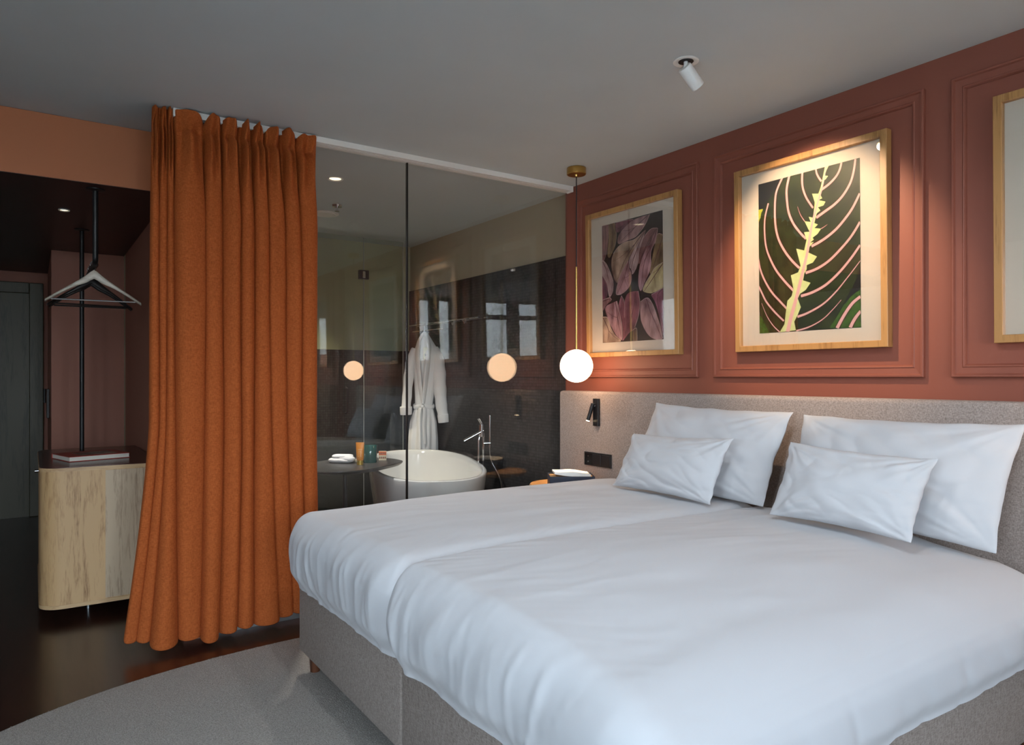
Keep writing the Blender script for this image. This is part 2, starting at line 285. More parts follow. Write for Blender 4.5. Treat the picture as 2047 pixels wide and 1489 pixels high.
M_lamp = mat('lamp_lens', (.9, .85, .7), .4, emit=(1, .75, .45), estr=8)
M_lensoff = mat('downlight_glass', (.7, .68, .62), .4, emit=(1, .85, .6), estr=1.2)
# mosaic tile: small square stones with dark joints
M_tile = bpy.data.materials.new('black_mosaic'); M_tile.use_nodes = True
_n = M_tile.node_tree.nodes; _l = M_tile.node_tree.links; _b = _n['Principled BSDF']; _b.inputs['Roughness'].default_value = .35
_t = _n.new('ShaderNodeTexCoord'); _s = _n.new('ShaderNodeSeparateXYZ'); _l.new(_t.outputs['Object'], _s.inputs[0])
_a = _n.new('ShaderNodeMath'); _a.operation = 'ADD'; _l.new(_s.outputs['X'], _a.inputs[0]); _l.new(_s.outputs['Y'], _a.inputs[1])
_c = _n.new('ShaderNodeCombineXYZ'); _l.new(_a.outputs[0], _c.inputs[0]); _l.new(_s.outputs['Z'], _c.inputs[1])
_k = _n.new('ShaderNodeTexBrick'); _k.offset = 0; _k.inputs['Scale'].default_value = 1; _k.inputs['Brick Width'].default_value = .023; _k.inputs['Row Height'].default_value = .023
_k.inputs['Mortar Size'].default_value = .0016; _k.inputs['Color1'].default_value = (.028, .028, .030, 1); _k.inputs['Color2'].default_value = (.050, .050, .052, 1); _k.inputs['Mortar'].default_value = (.010, .010, .010, 1)
_l.new(_c.outputs[0], _k.inputs['Vector']); _l.new(_k.outputs['Color'], _b.inputs['Base Color'])
_p = _n.new('ShaderNodeBump'); _p.invert = True; _p.inputs['Strength'].default_value = .4; _p.inputs['Distance'].default_value = .001; _l.new(_k.outputs['Fac'], _p.inputs['Height']); _l.new(_p.outputs[0], _b.inputs['Normal'])

# ---------------------------------------------------------------- room shell
H = 2.6; XR = 3.05; XB = 3.13; YG = 3.8; XL = -2.7; YB = 6.4
def S(o): return tag(o, kind='structure')
S(box('floor', (XL-.2, YW-.3, -.12), (3.3, 8.3, 0), M_floor, smooth=False))
S(box('floor_bathroom', (.735, YG+.03, 0), (XB, YB, .012), mat('black_stone_floor', (.02, .021, .024), .3), smooth=False))
S(box('ceiling', (XL-.2, YW-.3, H), (3.3, 8.3, H+.15), M_ceil, smooth=False))
S(box('wall_right', (XR, YW-.3, 0), (XR+.25, YG+.012, H), M_red, smooth=False))
bm = bmesh.new(); y0_, y1_, z0_, z1_ = WIN_ADDED
for lo_, hi_ in (((YW-.3, 0), (y0_, H)), ((y1_, 0), (8.3, H)), ((y0_, 0), (y1_, z0_)), ((y0_, z1_), (y1_, H))): add_box(bm, (XL-.2, lo_[0], lo_[1]), (XL, hi_[0], hi_[1]))
S(link(bm, 'wall_left', M_plaster, smooth=False))
bm = bmesh.new()
for lo_, hi_ in (((y0_, z0_), (y0_+.05, z1_)), ((y1_-.05, z0_), (y1_, z1_)), ((y0_+.05, z0_), (y1_-.05, z0_+.05)), ((y0_+.05, z1_-.05), (y1_-.05, z1_)), ((-.38, z0_+.05), (-.32, z1_-.05))): add_box(bm, (XL-.14, lo_[0], lo_[1]), (XL-.07, hi_[0], hi_[1]), .004, 1)
o = S(link(bm, 'window_3', M_wframe, smooth=False)); box('pane', (XL-.108, y0_+.05, z0_+.05), (XL-.102, y1_-.05, z1_-.05), M_glassw, o, smooth=False)
bm = bmesh.new(); xs = [XL, WIN[1][0], WIN[1][1], WIN[0][0], WIN[0][1], XR]
for a, b, w_ in ((xs[0], xs[1], 0), (xs[1], xs[2], WIN[1]), (xs[2], xs[3], 0), (xs[3], xs[4], WIN[0]), (xs[4], xs[5], 0)):
    if not w_: add_box(bm, (a, YW-.2, 0), (b, YW, H))
    else: add_box(bm, (a, YW-.2, 0), (b, YW, w_[2])); add_box(bm, (a, YW-.2, w_[3]), (b, YW, H))
S(link(bm, 'wall_window', M_plaster, smooth=False))
for i, (x0, x1, z0, z1) in enumerate(WIN):
    mc = .4475 if i == 0 else -1.165; hw = .0925 if i == 0 else .125
    bm = bmesh.new(); t_ = .045
    for lo, hi in (((x0, z0), (x0+t_, z1)), ((x1-t_, z0), (x1, z1)), ((x0+t_, z0), (x1-t_, z0+t_)), ((x0+t_, z1-t_), (x1-t_, z1)), ((mc-hw, z0+t_), (mc+hw, z1-t_))):
        add_box(bm, (lo[0], YW-.15, lo[1]), (hi[0], YW-.08, hi[1]), .004, 1)
    if i == 1:
        add_box(bm, (x0+t_, YW-.15, 2.22), (mc-hw, YW-.08, 2.30), .004, 1); add_box(bm, (mc+hw, YW-.15, 2.22), (x1-t_, YW-.08, 2.30), .004, 1)
    o = S(link(bm, 'window_%d' % (i+1), M_wframe, smooth=False))
    g = box('pane', (x0+t_, YW-.118, z0+t_), (x1-t_, YW-.112, z1-t_), M_glassw, o, smooth=False)
S(box('wall_beam', (XL, 4.15, 2.286), (.615, 8.0, H-.002), M_terra_lit, smooth=False))
S(box('ceiling_hall', (XL, 4.152, 2.284), (.615, 8.0, 2.2862), M_dark_soffit, smooth=False))
S(box('wall_bathroom_left', (.615, YG-.03, 0), (.735, YB, H), M_terra_shade, smooth=False))
S(box('wall_bathroom_right', (XB, YG+.012, 0), (XB+.17, YB, H), M_beige, smooth=False))
S(box('wall_bathroom_back', (.615, YB, 0), (XB+.17, YB+.15, H), mat('olive_plaster', (.42, .40, .27), .7, col2=(.47, .45, .31), nscale=2), smooth=False))
S(box('trim_1', (XB-.012, YG+.02, .012), (XB, YB, 2.16), M_tile, smooth=False))
S(box('trim_2', (.735, YB-.012, .012), (XB-.012, YB, 1.56), M_tile, smooth=False))  # black tile reaches up here in place of the wall's fade into shade
S(box('wall_closet', (.12, 6.5, 0), (.615, 8.0, 2.284), M_terra_shade, smooth=False))
S(box('wall_hall', (XL, 8.0, 0), (.7, 8.2, 2.4), M_terra_shade, smooth=False))
o = S(box('door_1', (-.80, 7.965, 0), (-.025, 7.995, 2.08), M_doorw, smooth=False))
bm = bmesh.new(); add_box(bm, (-.025, 7.93, 0), (.085, 7.998, 2.18), .006, 1); add_box(bm, (-.91, 7.93, 0), (-.80, 7.998, 2.18), .006, 1); add_box(bm, (-.80, 7.93, 2.08), (-.025, 7.998, 2.18), .006, 1)
link(bm, 'door_frame', M_doorw, o)
tube('door_handle', [(-.72, 7.965, 1.03), (-.72, 7.91, 1.03), (-.60, 7.905, 1.03)], .009, M_chrome, o)
bm = bmesh.new(); add_box(bm, (.098, 7.2, .95), (.12, 7.26, 1.2), .003, 1); add_tube(bm, [(.085, 7.23, 1.08), (.085, 7.23, 1.2)], .01)
tag(link(bm, 'door_closer', M_black), 'small black metal fitting on the corner of the brown closet wall in the hall', 'fitting')
# wall panel mouldings
prof = [(0, 0), (0, .017), (.003, .020), (.010, .020), (.014, .012), (.038, .010), (.042, .013), (.046, .012), (.050, .006), (.052, 0)]
for i, (a, b) in enumerate(((2.63, 3.68), (1.437, 2.52), (.262, 1.332))):
    bm = bmesh.new(); frame_loop(bm, XR, a, b, 1.30, 2.49, prof); S(link(bm, 'trim_%d' % (i+3), M_red, smooth=False))
S(box('baseboard_left', (XL, YW, 0), (XL+.015, 8, .09), M_red, smooth=False))

# ---------------------------------------------------------------- glass partition and curtain track
gp = thing('glass_partition', (2.0, YG, 0), 'full-height clear glass partition between bed area and bathtub, with a black joint', 'glass partition')
box('glass_panel', (.735, YG-.005, .05), (1.832, YG+.005, 2.575), M_glassp, gp, smooth=False)
box('glass_panel', (1.841, YG-.005, .05), (XR-.002, YG+.005, 2.575), M_glassp, gp, smooth=False)
box('joint_seal', (1.8325, YG-.008, .05), (1.8405, YG+.008, 2.575), M_black, gp, smooth=False)
box('bottom_rail', (.735, YG-.014, .0), (XR-.002, YG+.014, .05), mat('grey_aluminium', (.35, .36, .36), .35, metal=.6), gp, smooth=False)
box('top_rail', (.735, YG-.012, 2.572), (XR-.002, YG+.012, 2.599), M_white, gp, smooth=False)
ct = thing('curtain_track', (1.8, YG-.055, 2.57), 'white curtain rail fixed to the ceiling along the glass wall', 'curtain rail')
bm = bmesh.new()
for lo, hi in (((.56, -.082, 2.577), (XR-.01, -.028, 2.599)), ((.56, -.082, 2.568), (XR-.01, -.062, 2.577)), ((.56, -.048, 2.568), (XR-.01, -.028, 2.577))):
    add_box(bm, (lo[0], YG+lo[1], lo[2]), (hi[0], YG+hi[1], hi[2]))
link(bm, 'rail', M_white, ct, smooth=False)
for X_ in (.565, XR-.018):
    box('end_stop', (X_-.006, YG-.084, 2.560), (X_+.010, YG-.026, 2.5995), M_white, ct, bev=.002, seg=1)

# ---------------------------------------------------------------- curtain
TOP = [0.471, 0.499, 0.538, 0.562, 0.699, 0.781, 0.86, 0.926, 0.988, 1.07, 1.154, 1.27]
MID = [0.46, 0.497, 0.531, 0.571, 0.697, 0.781, 0.865, 0.928, 1.006, 1.096, 1.17, 1.258]
BOT = [0.35, 0.402, 0.46, 0.575, 0.676, 0.755, 0.845, 0.928, 1.054, 1.135, 1.207, 1.283]
AMP = [.06, .05, .06, .11, .11, .125, .105, .12, .105, .10, .085]
AMB = [.04, .05, .12, .11, .15, .11, .10, .12, .07, .06, .055]
HEM = [.060, .055, .030, .045, .025, .040, .050, .045, .055, .058, .055]
DIP = [.001, .001, .001, .004, .042, .010, .026, .016, .032, .010, .026, .004]
SKEW = [.2, -.3, .3, -.15, .35, -.3, .1, -.35, .3, -.2, .25]
def curt(k, s, z):
    # k fold, s 0..1 across it, z height
    t = (z-.04)/2.5
    if t > .42: q = (t-.42)/.58; q = q*q; A, B = MID, TOP
    else: q = 1-t/.42; q = q**1.3; A, B = MID, BOT
    drift = .010*fn(k*2.3+.5, z*.9, 3)*math.sin(math.pi*min(1, max(0, t))); drift2 = .010*fn((k+1)*2.3+.5, z*.9, 3)*math.sin(math.pi*min(1, max(0, t)))
    x0 = A[k]*(1-q)+B[k]*q+(drift if k > 0 else 0); x1 = A[k+1]*(1-q)+B[k+1]*q+(drift2 if k < 10 else 0)
    am = AMP[k] if t > .42 else AMP[k]*(1-q)+AMB[k]*q
    am *= 1+.18*fn(k*3.1, z*1.1, 5)
    top = sstep(2.05, 2.49, z)
    sk = SKEW[k]*(1-.4*t)*.5
    s2 = s+sk*s*(1-s)
    sh = (.5-.5*math.cos(2*math.pi*s2))**.42
    over = -.21*(1-.8*top)
    x = x0+(x1-x0)*(s+over*math.sin(2*math.pi*s))
    # soft secondary pleat on wide folds, fading in height
    wide = min(1, (x1-x0)/.11)
    sec = wide*(.009*math.sin(2*math.pi*(s*1.6+.25*k))*(.4+.6*abs(fn(k*7.7, z*.8, 2)*2)))
    # folds merge and split near the tape: pinch creases
    pin = top*math.exp(-((z-2.40)/.16)**2)*.034*math.sin(2*math.pi*(s*2.2+k*.37))
    y = YG-.035-.012-(am*(1-.30*top))*sh-(sec+pin)*sh
    g = math.exp(-((z-2.505)/.020)**2)
    y += g*am*.50*sh
    rf = sstep(2.512, 2.575, z)
    y -= rf*(.020*math.sin(2*math.pi*(s*1.3+k*.41))+.006*math.sin(2*math.pi*(s*3.1+k)))*sh
    x += rf*.006*math.sin(2*math.pi*s)*math.cos(k)
    y += .004*fn(x*14, z*3, k)*(1-g)
    y = min(y, YG-.018 if z < 2.5 else YG-.03)
    return x, y
bm = bmesh.new(); cols = []
zs = [i/110 for i in range(111)]
NS = 20
for k in range(11):
    for j in range(NS + (1 if k == 10 else 0)):
        s = j/NS; col = []
        kb = sstep(0, .12, s)*(1-sstep(.88, 1, s))
        n0 = (HEM[max(k-1, 0)]+HEM[k])/2; n1 = (HEM[k]+HEM[min(k+1, 10)])/2
        hem = HEM[k]*kb+(n0 if s < .5 else n1)*(1-kb)+.006*math.cos(2*math.pi*s)
        dip = DIP[k]*(1-sstep(0, .45, s))+DIP[k+1]*sstep(.55, 1, s)
        for tz in zs:
            topz = 2.5965-dip-.004*abs(fn(k*1.9, s*2.5, 1))*(k > 2)
            tt = tz if tz < .8 else tz
            z = hem+(topz-hem)*tt
            x, y = curt(k, s, z); col.append(bm.verts.new((x, y, z)))
        cols.append(col)
for a, b in zip(cols, cols[1:]):
    for i in range(110): bm.faces.new((a[i], b[i], b[i+1], a[i+1]))
o = link(bm, 'curtain', M_velvet, sharp=80)
md = o.modifiers.new('thickness', 'SOLIDIFY'); md.thickness = .003; md.offset = 0
md = o.modifiers.new('smooth', 'SUBSURF'); md.levels = 1; md.render_levels = 1
tag(o, 'rust orange velvet curtain with deep folds hanging from the ceiling rail to the floor', 'curtain')

# ---------------------------------------------------------------- pictures
def mirror_tilt(y0, y1, zc):   # pictures lean forward one degree from the wall
    return Matrix.Translation((XR, 0, 1.43)) @ Matrix.Rotation(R(TILT), 4, 'Y') @ Matrix.Translation((-XR, 0, -1.43))
def picture(y0, y1, label, art):
    z0, z1 = 1.43, 2.36; T = mirror_tilt(y0, y1, 0)
    p = thing('framed_picture', (XR-.02, (y0+y1)/2, z0), label, 'picture', 'framed prints over the headboard')
    bm = bmesh.new(); frame_loop(bm, XR, y0, y1, z0, z1, [(0, .002), (0, .040), (.002, .042), (.028, .042), (.030, .040), (.030, .002)], M=T)
    link(bm, 'frame', M_frame, p, smooth=False)
    q = box('mat_board', (XR-.016, y0+.028, z0+.028), (XR-.012, y1-.028, z1-.028), M_mat, p, smooth=False, M=T)
    yc = (y0+y1)/2; W_, Hh = .526, .75; zc = z0+.466
    art(p, yc, zc, W_, Hh, T)
    box('glazing', (XR-.028, y0+.026, z0+.026), (XR-.025, y1-.026, z1-.026), M_glassf, p, smooth=False, M=T)
    return p
def flat_poly(bm, pts, yc, zc, W_, Hh, dep, mi, T):
    # print coordinates: u runs left to right as seen, v upwards; clipped to the sheet
    P = [(min(1, max(0, u)), min(1, max(0, v))) for u, v in pts]
    vs = [bm.verts.new(T @ Vector((XR-dep, yc+W_/2-u*W_, zc-Hh/2+v*Hh))) for u, v in P]
    es = [bm.edges.new((vs[i], vs[(i+1) % len(vs)])) for i in range(len(vs)) if (vs[i].co-vs[(i+1) % len(vs)].co).length > 1e-6]
    r = bmesh.ops.triangle_fill(bm, edges=es, use_beauty=True)
    for g in r['geom']:
        if isinstance(g, bmesh.types.BMFace): g.material_index = mi
def strip(bm, pts, w0, w1, yc, zc, W_, Hh, dep, mi, T, k=6):
    P = smooth_path([(u*W_, v*Hh, 0) for u, v in pts], k); n = len(P); L = []; Rr = []
    for i, p in enumerate(P):
        t = (P[min(i+1, n-1)]-P[max(i-1, 0)]).normalized(); s = Vector((-t.y, t.x, 0)); w_ = (w0+(w1-w0)*i/(n-1))*.5*W_/830
        for lst, sg in ((L, 1), (Rr, -1)):
            q = p+s*w_*sg; q = Vector((min(W_, max(0, q.x)), min(Hh, max(0, q.y)), 0))
            lst.append(bm.verts.new(T @ Vector((XR-dep, yc+W_/2-q.x, zc-Hh/2+q.y))))
    for i in range(n-1):
        try: bm.faces.new((L[i], L[i+1], Rr[i+1], Rr[i])).material_index = mi
        except ValueError: pass
def printlink(bm, p, mats):
    bmesh.ops.dissolve_degenerate(bm, dist=1e-7, edges=bm.edges[:])
    me = bpy.data.meshes.new('print'); bm.normal_update(); bm.to_mesh(me); bm.free()
    for m in mats: me.materials.append(m)
    me.transform(Matrix.Translation(-ORG[p])); o = bpy.data.objects.new('print', me); C.objects.link(o); o.parent = p; ORG[o] = ORG[p]; return o
RECT = [(0, 0), (1, 0), (1, 1), (0, 1)]
def art_leaf(p, yc, zc, W_, Hh, T):
    bm = bmesh.new(); A = (yc, zc, W_, Hh)
    flat_poly(bm, RECT, *A, .0165, 0, T)
    flat_poly(bm, YEL, *A, .0170, 4, T); flat_poly(bm, LOWLEAF, *A, .0170, 5, T)
    flat_poly(bm, LEAF, *A, .0173, 1, T); flat_poly(bm, LEAF2, *A, .0176, 5, T)
    for i, (a, b, pts) in enumerate(VEINS):
        strip(bm, pts, a+12, b+7, *A, .0179, 6, T)
    for i, (a, b, pts) in enumerate(VEINS):
        strip(bm, pts, a, b, *A, .0182+.00001*i, 2, T)
    flat_poly(bm, MIDLIME, *A, .0186, 3, T)
    strip(bm, RIB[2], RIB[0], RIB[1], *A, .0189, 2, T)
    printlink(bm, p, [mat('print_black', (.008, .010, .012), .5), mat('print_dark_green', (.010, .020, .006), .5, col2=(.028, .045, .012), nscale=14, detail=8),
        mat('print_pink_vein', (.78, .46, .45), .5), mat('print_lime', (.62, .70, .30), .5, col2=(.74, .80, .42), nscale=20), mat('print_yellow', (.45, .50, .04), .5),
        mat('print_green', (.02, .07, .008), .5, col2=(.06, .15, .02), nscale=60), mat('print_vein_edge', (.06, .008, .010), .5)])
TONES = {'dusk': ((0.216, 0.0945, 0.108), (0.405, 0.203, 0.203)), 'olive': ((0.135, 0.081, 0.0473), (0.405, 0.27, 0.135)), 'plum': ((0.135, 0.027, 0.0607), (0.405, 0.135, 0.203)), 'mauve': ((0.297, 0.135, 0.162), (0.608, 0.378, 0.378)),
         'cream': ((0.486, 0.378, 0.176), (0.743, 0.608, 0.324)), 'tan': ((0.297, 0.176, 0.121), (0.648, 0.459, 0.338)), 'pale': ((0.405, 0.216, 0.243), (0.702, 0.513, 0.499)), 'pink': ((0.27, 0.081, 0.108), (0.648, 0.365, 0.392)), 'rose': ((0.176, 0.0405, 0.0607), (0.459, 0.162, 0.216))}
def art_purple(p, yc, zc, W_, Hh, T):
    bm = bmesh.new(); A = (yc, zc, W_, Hh); names = sorted(TONES)
    flat_poly(bm, RECT, *A, .0162, 0, T)
    for i, (tone, o_, m_) in enumerate(PURPLE):
        d = .0164+.00017*i; k = 1+names.index(tone); n = len(o_)
        cu = sum(u for u, v in o_)/n; cv = sum(v for u, v in o_)/n
        O = [(q.x, q.y) for q in smooth_path([(u, v, 0) for u, v in o_+[o_[0]]], 4)[:-1]]
        flat_poly(bm, [(cu+(u-cu)*1.06, cv+(v-cv)*1.03) for u, v in O], *A, d, 10, T)     # dark surround of the leaf
        flat_poly(bm, O, *A, d+.00005, k, T)
        strip(bm, m_, 9, 4, *A, d+.00009, 11, T)
        # pale margin of the leaf
        strip(bm, o_[:max(3, n//2)], 4, 4, *A, d+.00009, 12, T)
        for j in range(1, 4):   # side veins
            a = m_[min(len(m_)-1, j//2)]; b = o_[(j*n//4) % n]; mu = (a[0]*.55+b[0]*.45, a[1]*.55+b[1]*.45-.01)
            strip(bm, [a, mu, (a[0]*.15+b[0]*.85, a[1]*.15+b[1]*.85)], 4, 2, *A, d+.00008, 11, T, 3)
    mats = [mat('print_shadow', (.012, .010, .010), .5)]+[mat('print_leaf_'+k, tuple(c*.5 for c in TONES[k][0]), .5, col2=TONES[k][1], nscale=16, detail=8, stretch=(1, 1, .5), ramp=(.3, .7)) for k in names]
    mats += [mat('print_deep', (.03, .010, .016), .5), mat('print_vein_dark', (.11, .035, .05), .5), mat('print_margin', (.55, .40, .38), .5)]
    printlink(bm, p, mats)
def art_plain(p, yc, zc, W_, Hh, T):
    bm = bmesh.new(); flat_poly(bm, RECT, yc, zc, W_, Hh, .0165, 0, T)
    printlink(bm, p, [mat('print_dark_foliage', (.02, .04, .02), .5, col2=(.10, .14, .06), nscale=8, detail=8)])
picture(2.743, 3.54, 'oak-framed print of purple and cream leaves, beside the pendant globe', art_purple)
picture(1.57, 2.357, 'oak-framed print of a dark green leaf with pink veins, lit by the ceiling spotlight', art_leaf)
picture(.38, 1.171, 'oak-framed picture cut off by the right edge of the photo', art_plain)

# ---------------------------------------------------------------- pendant lamps
def pendant(x, y, label):
    p = thing('pendant_lamp', (x, y, 1.27), label, 'pendant lamp', 'globe pendants either side of the bed')
    lathe('ceiling_rose', [(0, 2.598), (.058, 2.598), (.060, 2.595), (.060, 2.560), (.056, 2.556), (.012, 2.556), (.010, 2.545), (0, 2.545)], (x, y, 0), M_brass, p)
    tube('cord', [(x, y, 2.546), (x, y, 1.98)], .0035, M_blackp, p)
    tube('stem', [(x, y, 1.985), (x, y, 1.468)], .006, M_brass, p)
    lathe('collar', [(0, 1.475), (.012, 1.475), (.014, 1.462), (0, 1.462)], (x, y, 0), M_brass, p)
    n = 24; lathe('globe', [(.102*math.sin(math.pi*i/n)+1e-4, 1.37-.102*math.cos(math.pi*i/n)) for i in range(n+1)], (x, y, 0), M_globe, p, n=40)
pendant(2.79, 3.38, 'lit globe pendant on a slim brass stem in front of the glass wall')
pendant(2.79, .55, 'globe pendant seen only as the smaller, dimmer reflection in the glass wall')
# ---------------------------------------------------------------- ceiling spotlight
def spot_lamp(x, y, target, label, power, col=(1, .70, .44), deg=0):
    p = thing('ceiling_spotlight', (x, y, 2.45), label, 'spotlight')
    lathe('trim_ring', [(.030, 2.5995), (.052, 2.5995), (.052, 2.596), (.046, 2.594), (.034, 2.596), (.030, 2.598)], (x, y, 0), M_white, p)
    lathe('recess', [(0, 2.5985), (.031, 2.5985), (.031, 2.5968), (0, 2.5968)], (x, y, 0), M_black, p)
    d = (Vector(target)-Vector((x, y, 2.53))).normalized(); j = Vector((x, y, 2.562))
    tube('stem', [(x, y, 2.597), tuple(j)], .009, M_white, p)
    a = j+Vector((0, 0, .004)); q = d.to_track_quat('Z', 'Y').to_matrix().to_4x4()
    hd = lathe('lamp_head', [(0, -.012), (.026, -.012), (.0285, -.008), (.0285, .088), (.024, .090), (.024, .070), (0, .070)], a, M_white, p, M=q)
    lathe('lens', [(0, .071), (.0235, .071), (.0235, .0735), (0, .0735)], a, M_lamp, hd, M=q)
    L = bpy.data.lights.new('spot_beam', 'SPOT'); L.energy = power; L.color = col; L.spot_size = R(deg or SPOTDEG); L.spot_blend = .6; L.shadow_soft_size = .018
    lo = bpy.data.objects.new('spot_beam', L); C.objects.link(lo); lo.location = a+d*.095; lo.rotation_euler = d.to_track_quat('-Z', 'Y').to_euler()
spot_lamp(2.22, 1.985, (3.03, 1.93, SPOTZ), 'white adjustable spotlight on the ceiling aimed at the green leaf picture', SPOTW)

for (x_, y_, lab) in ((.75, 1.45, 'added white ceiling spotlight over the foot of the bed, unseen, lighting the bed'), (1.45, .95, 'added white ceiling spotlight over the near edge of the bed, unseen, lighting the bed')):  # two spotlights added out of view to brighten the bed evenly
    spot_lamp(x_, y_, (x_+.75, y_+.55, .7), lab, BED_FILL_W, (.88, .94, 1), 120)
# ---------------------------------------------------------------- headboard with reading lamp and sockets
hb = box('headboard', (2.95, .20, .12), (XR-.001, 3.762, 1.21), M_headb, bev=.022, seg=4)
tag(hb, 'wide greige fabric headboard running along the wall behind the pillows', 'headboard')
rl = thing('reading_lamp', (2.94, 3.37, 1.0), 'small black reading lamp mounted on the headboard above the sockets', 'reading lamp')
box('wall_plate', (2.935, 3.342, .992), (2.953, 3.394, 1.165), M_blackp, rl, bev=.002, seg=1)
lt_ = tube('lamp_tube', [(2.925, 3.38, 1.135), (2.905, 3.405, 1.028)], .0125, M_blackp, rl)
tube('hinge', [(2.937, 3.372, 1.118), (2.920, 3.386, 1.113)], .007, M_blackp, rl)
tube('lens', [(2.9052, 3.4048, 1.029), (2.9040, 3.4062, 1.0225)], .011, M_lamp, lt_)
L = bpy.data.lights.new('reading_beam', 'SPOT'); L.energy = READW; L.color = (1, .70, .42); L.spot_size = R(70); L.spot_blend = .6; L.shadow_soft_size = .01
lo = bpy.data.objects.new('reading_beam', L); C.objects.link(lo); lo.location = (2.900, 3.411, 1.005); lo.rotation_euler = Vector((-.2, .03, -.36)).to_track_quat('-Z', 'Y').to_euler()
sp = thing('socket_panel', (2.94, 3.36, .735), 'black triple switch and socket plate on the headboard beside the bed', 'socket panel')
box('cover_plate', (2.942, 3.232, .737), (2.950, 3.486, .822), M_blackp, sp, bev=.002, seg=1)
si = box('socket_insert', (2.9405, 3.407, .745), (2.944, 3.478, .814), mat('socket_gloss_black', (.006, .006, .007), .15), sp, bev=.001, seg=1)
for z in (.762, .797): lathe('earth_pin', [(0, 0), (.004, 0), (.004, .002), (0, .002)], (2.9402, 3.443, z), M_chrome, si, n=12, M=Matrix.Rotation(R(-90), 4, 'Y'))
for a in (3.325, 3.240): box('rocker_switch', (2.939, a, .746), (2.943, a+.074, .813), M_blackp, sp, bev=.0015, seg=1)

# ---------------------------------------------------------------- bed
X0, X1, Y0, Y1, YS = .97, 2.945, .955, 3.09, 2.05
bed = thing('bed', (1.95, 2.06, 0), 'wide double bed with taupe fabric base on short dark wooden legs', 'bed')
box('base_section', (X0, YS+.002, .10), (X1, Y1, .41), M_base, bed, bev=.012, seg=3)
box('base_section', (X0, Y0, .10), (X1, YS-.002, .41), M_base, bed, bev=.012, seg=3)
for x in (X0+.055, X1-.08):
    for y in (Y1-.055, YS+.06, Y0+.055):
        lathe('leg', [(0, .012 if x > 1.5 else .012), (.021, .012), (.0265, .10), (0, .10)], (x, y, 0), M_walnut, bed, n=20)
box('mattress', (X0+.03, Y0+.03, .405), (X1-.01, Y1-.03, .60), M_sheet, bed, bev=.05, seg=4)

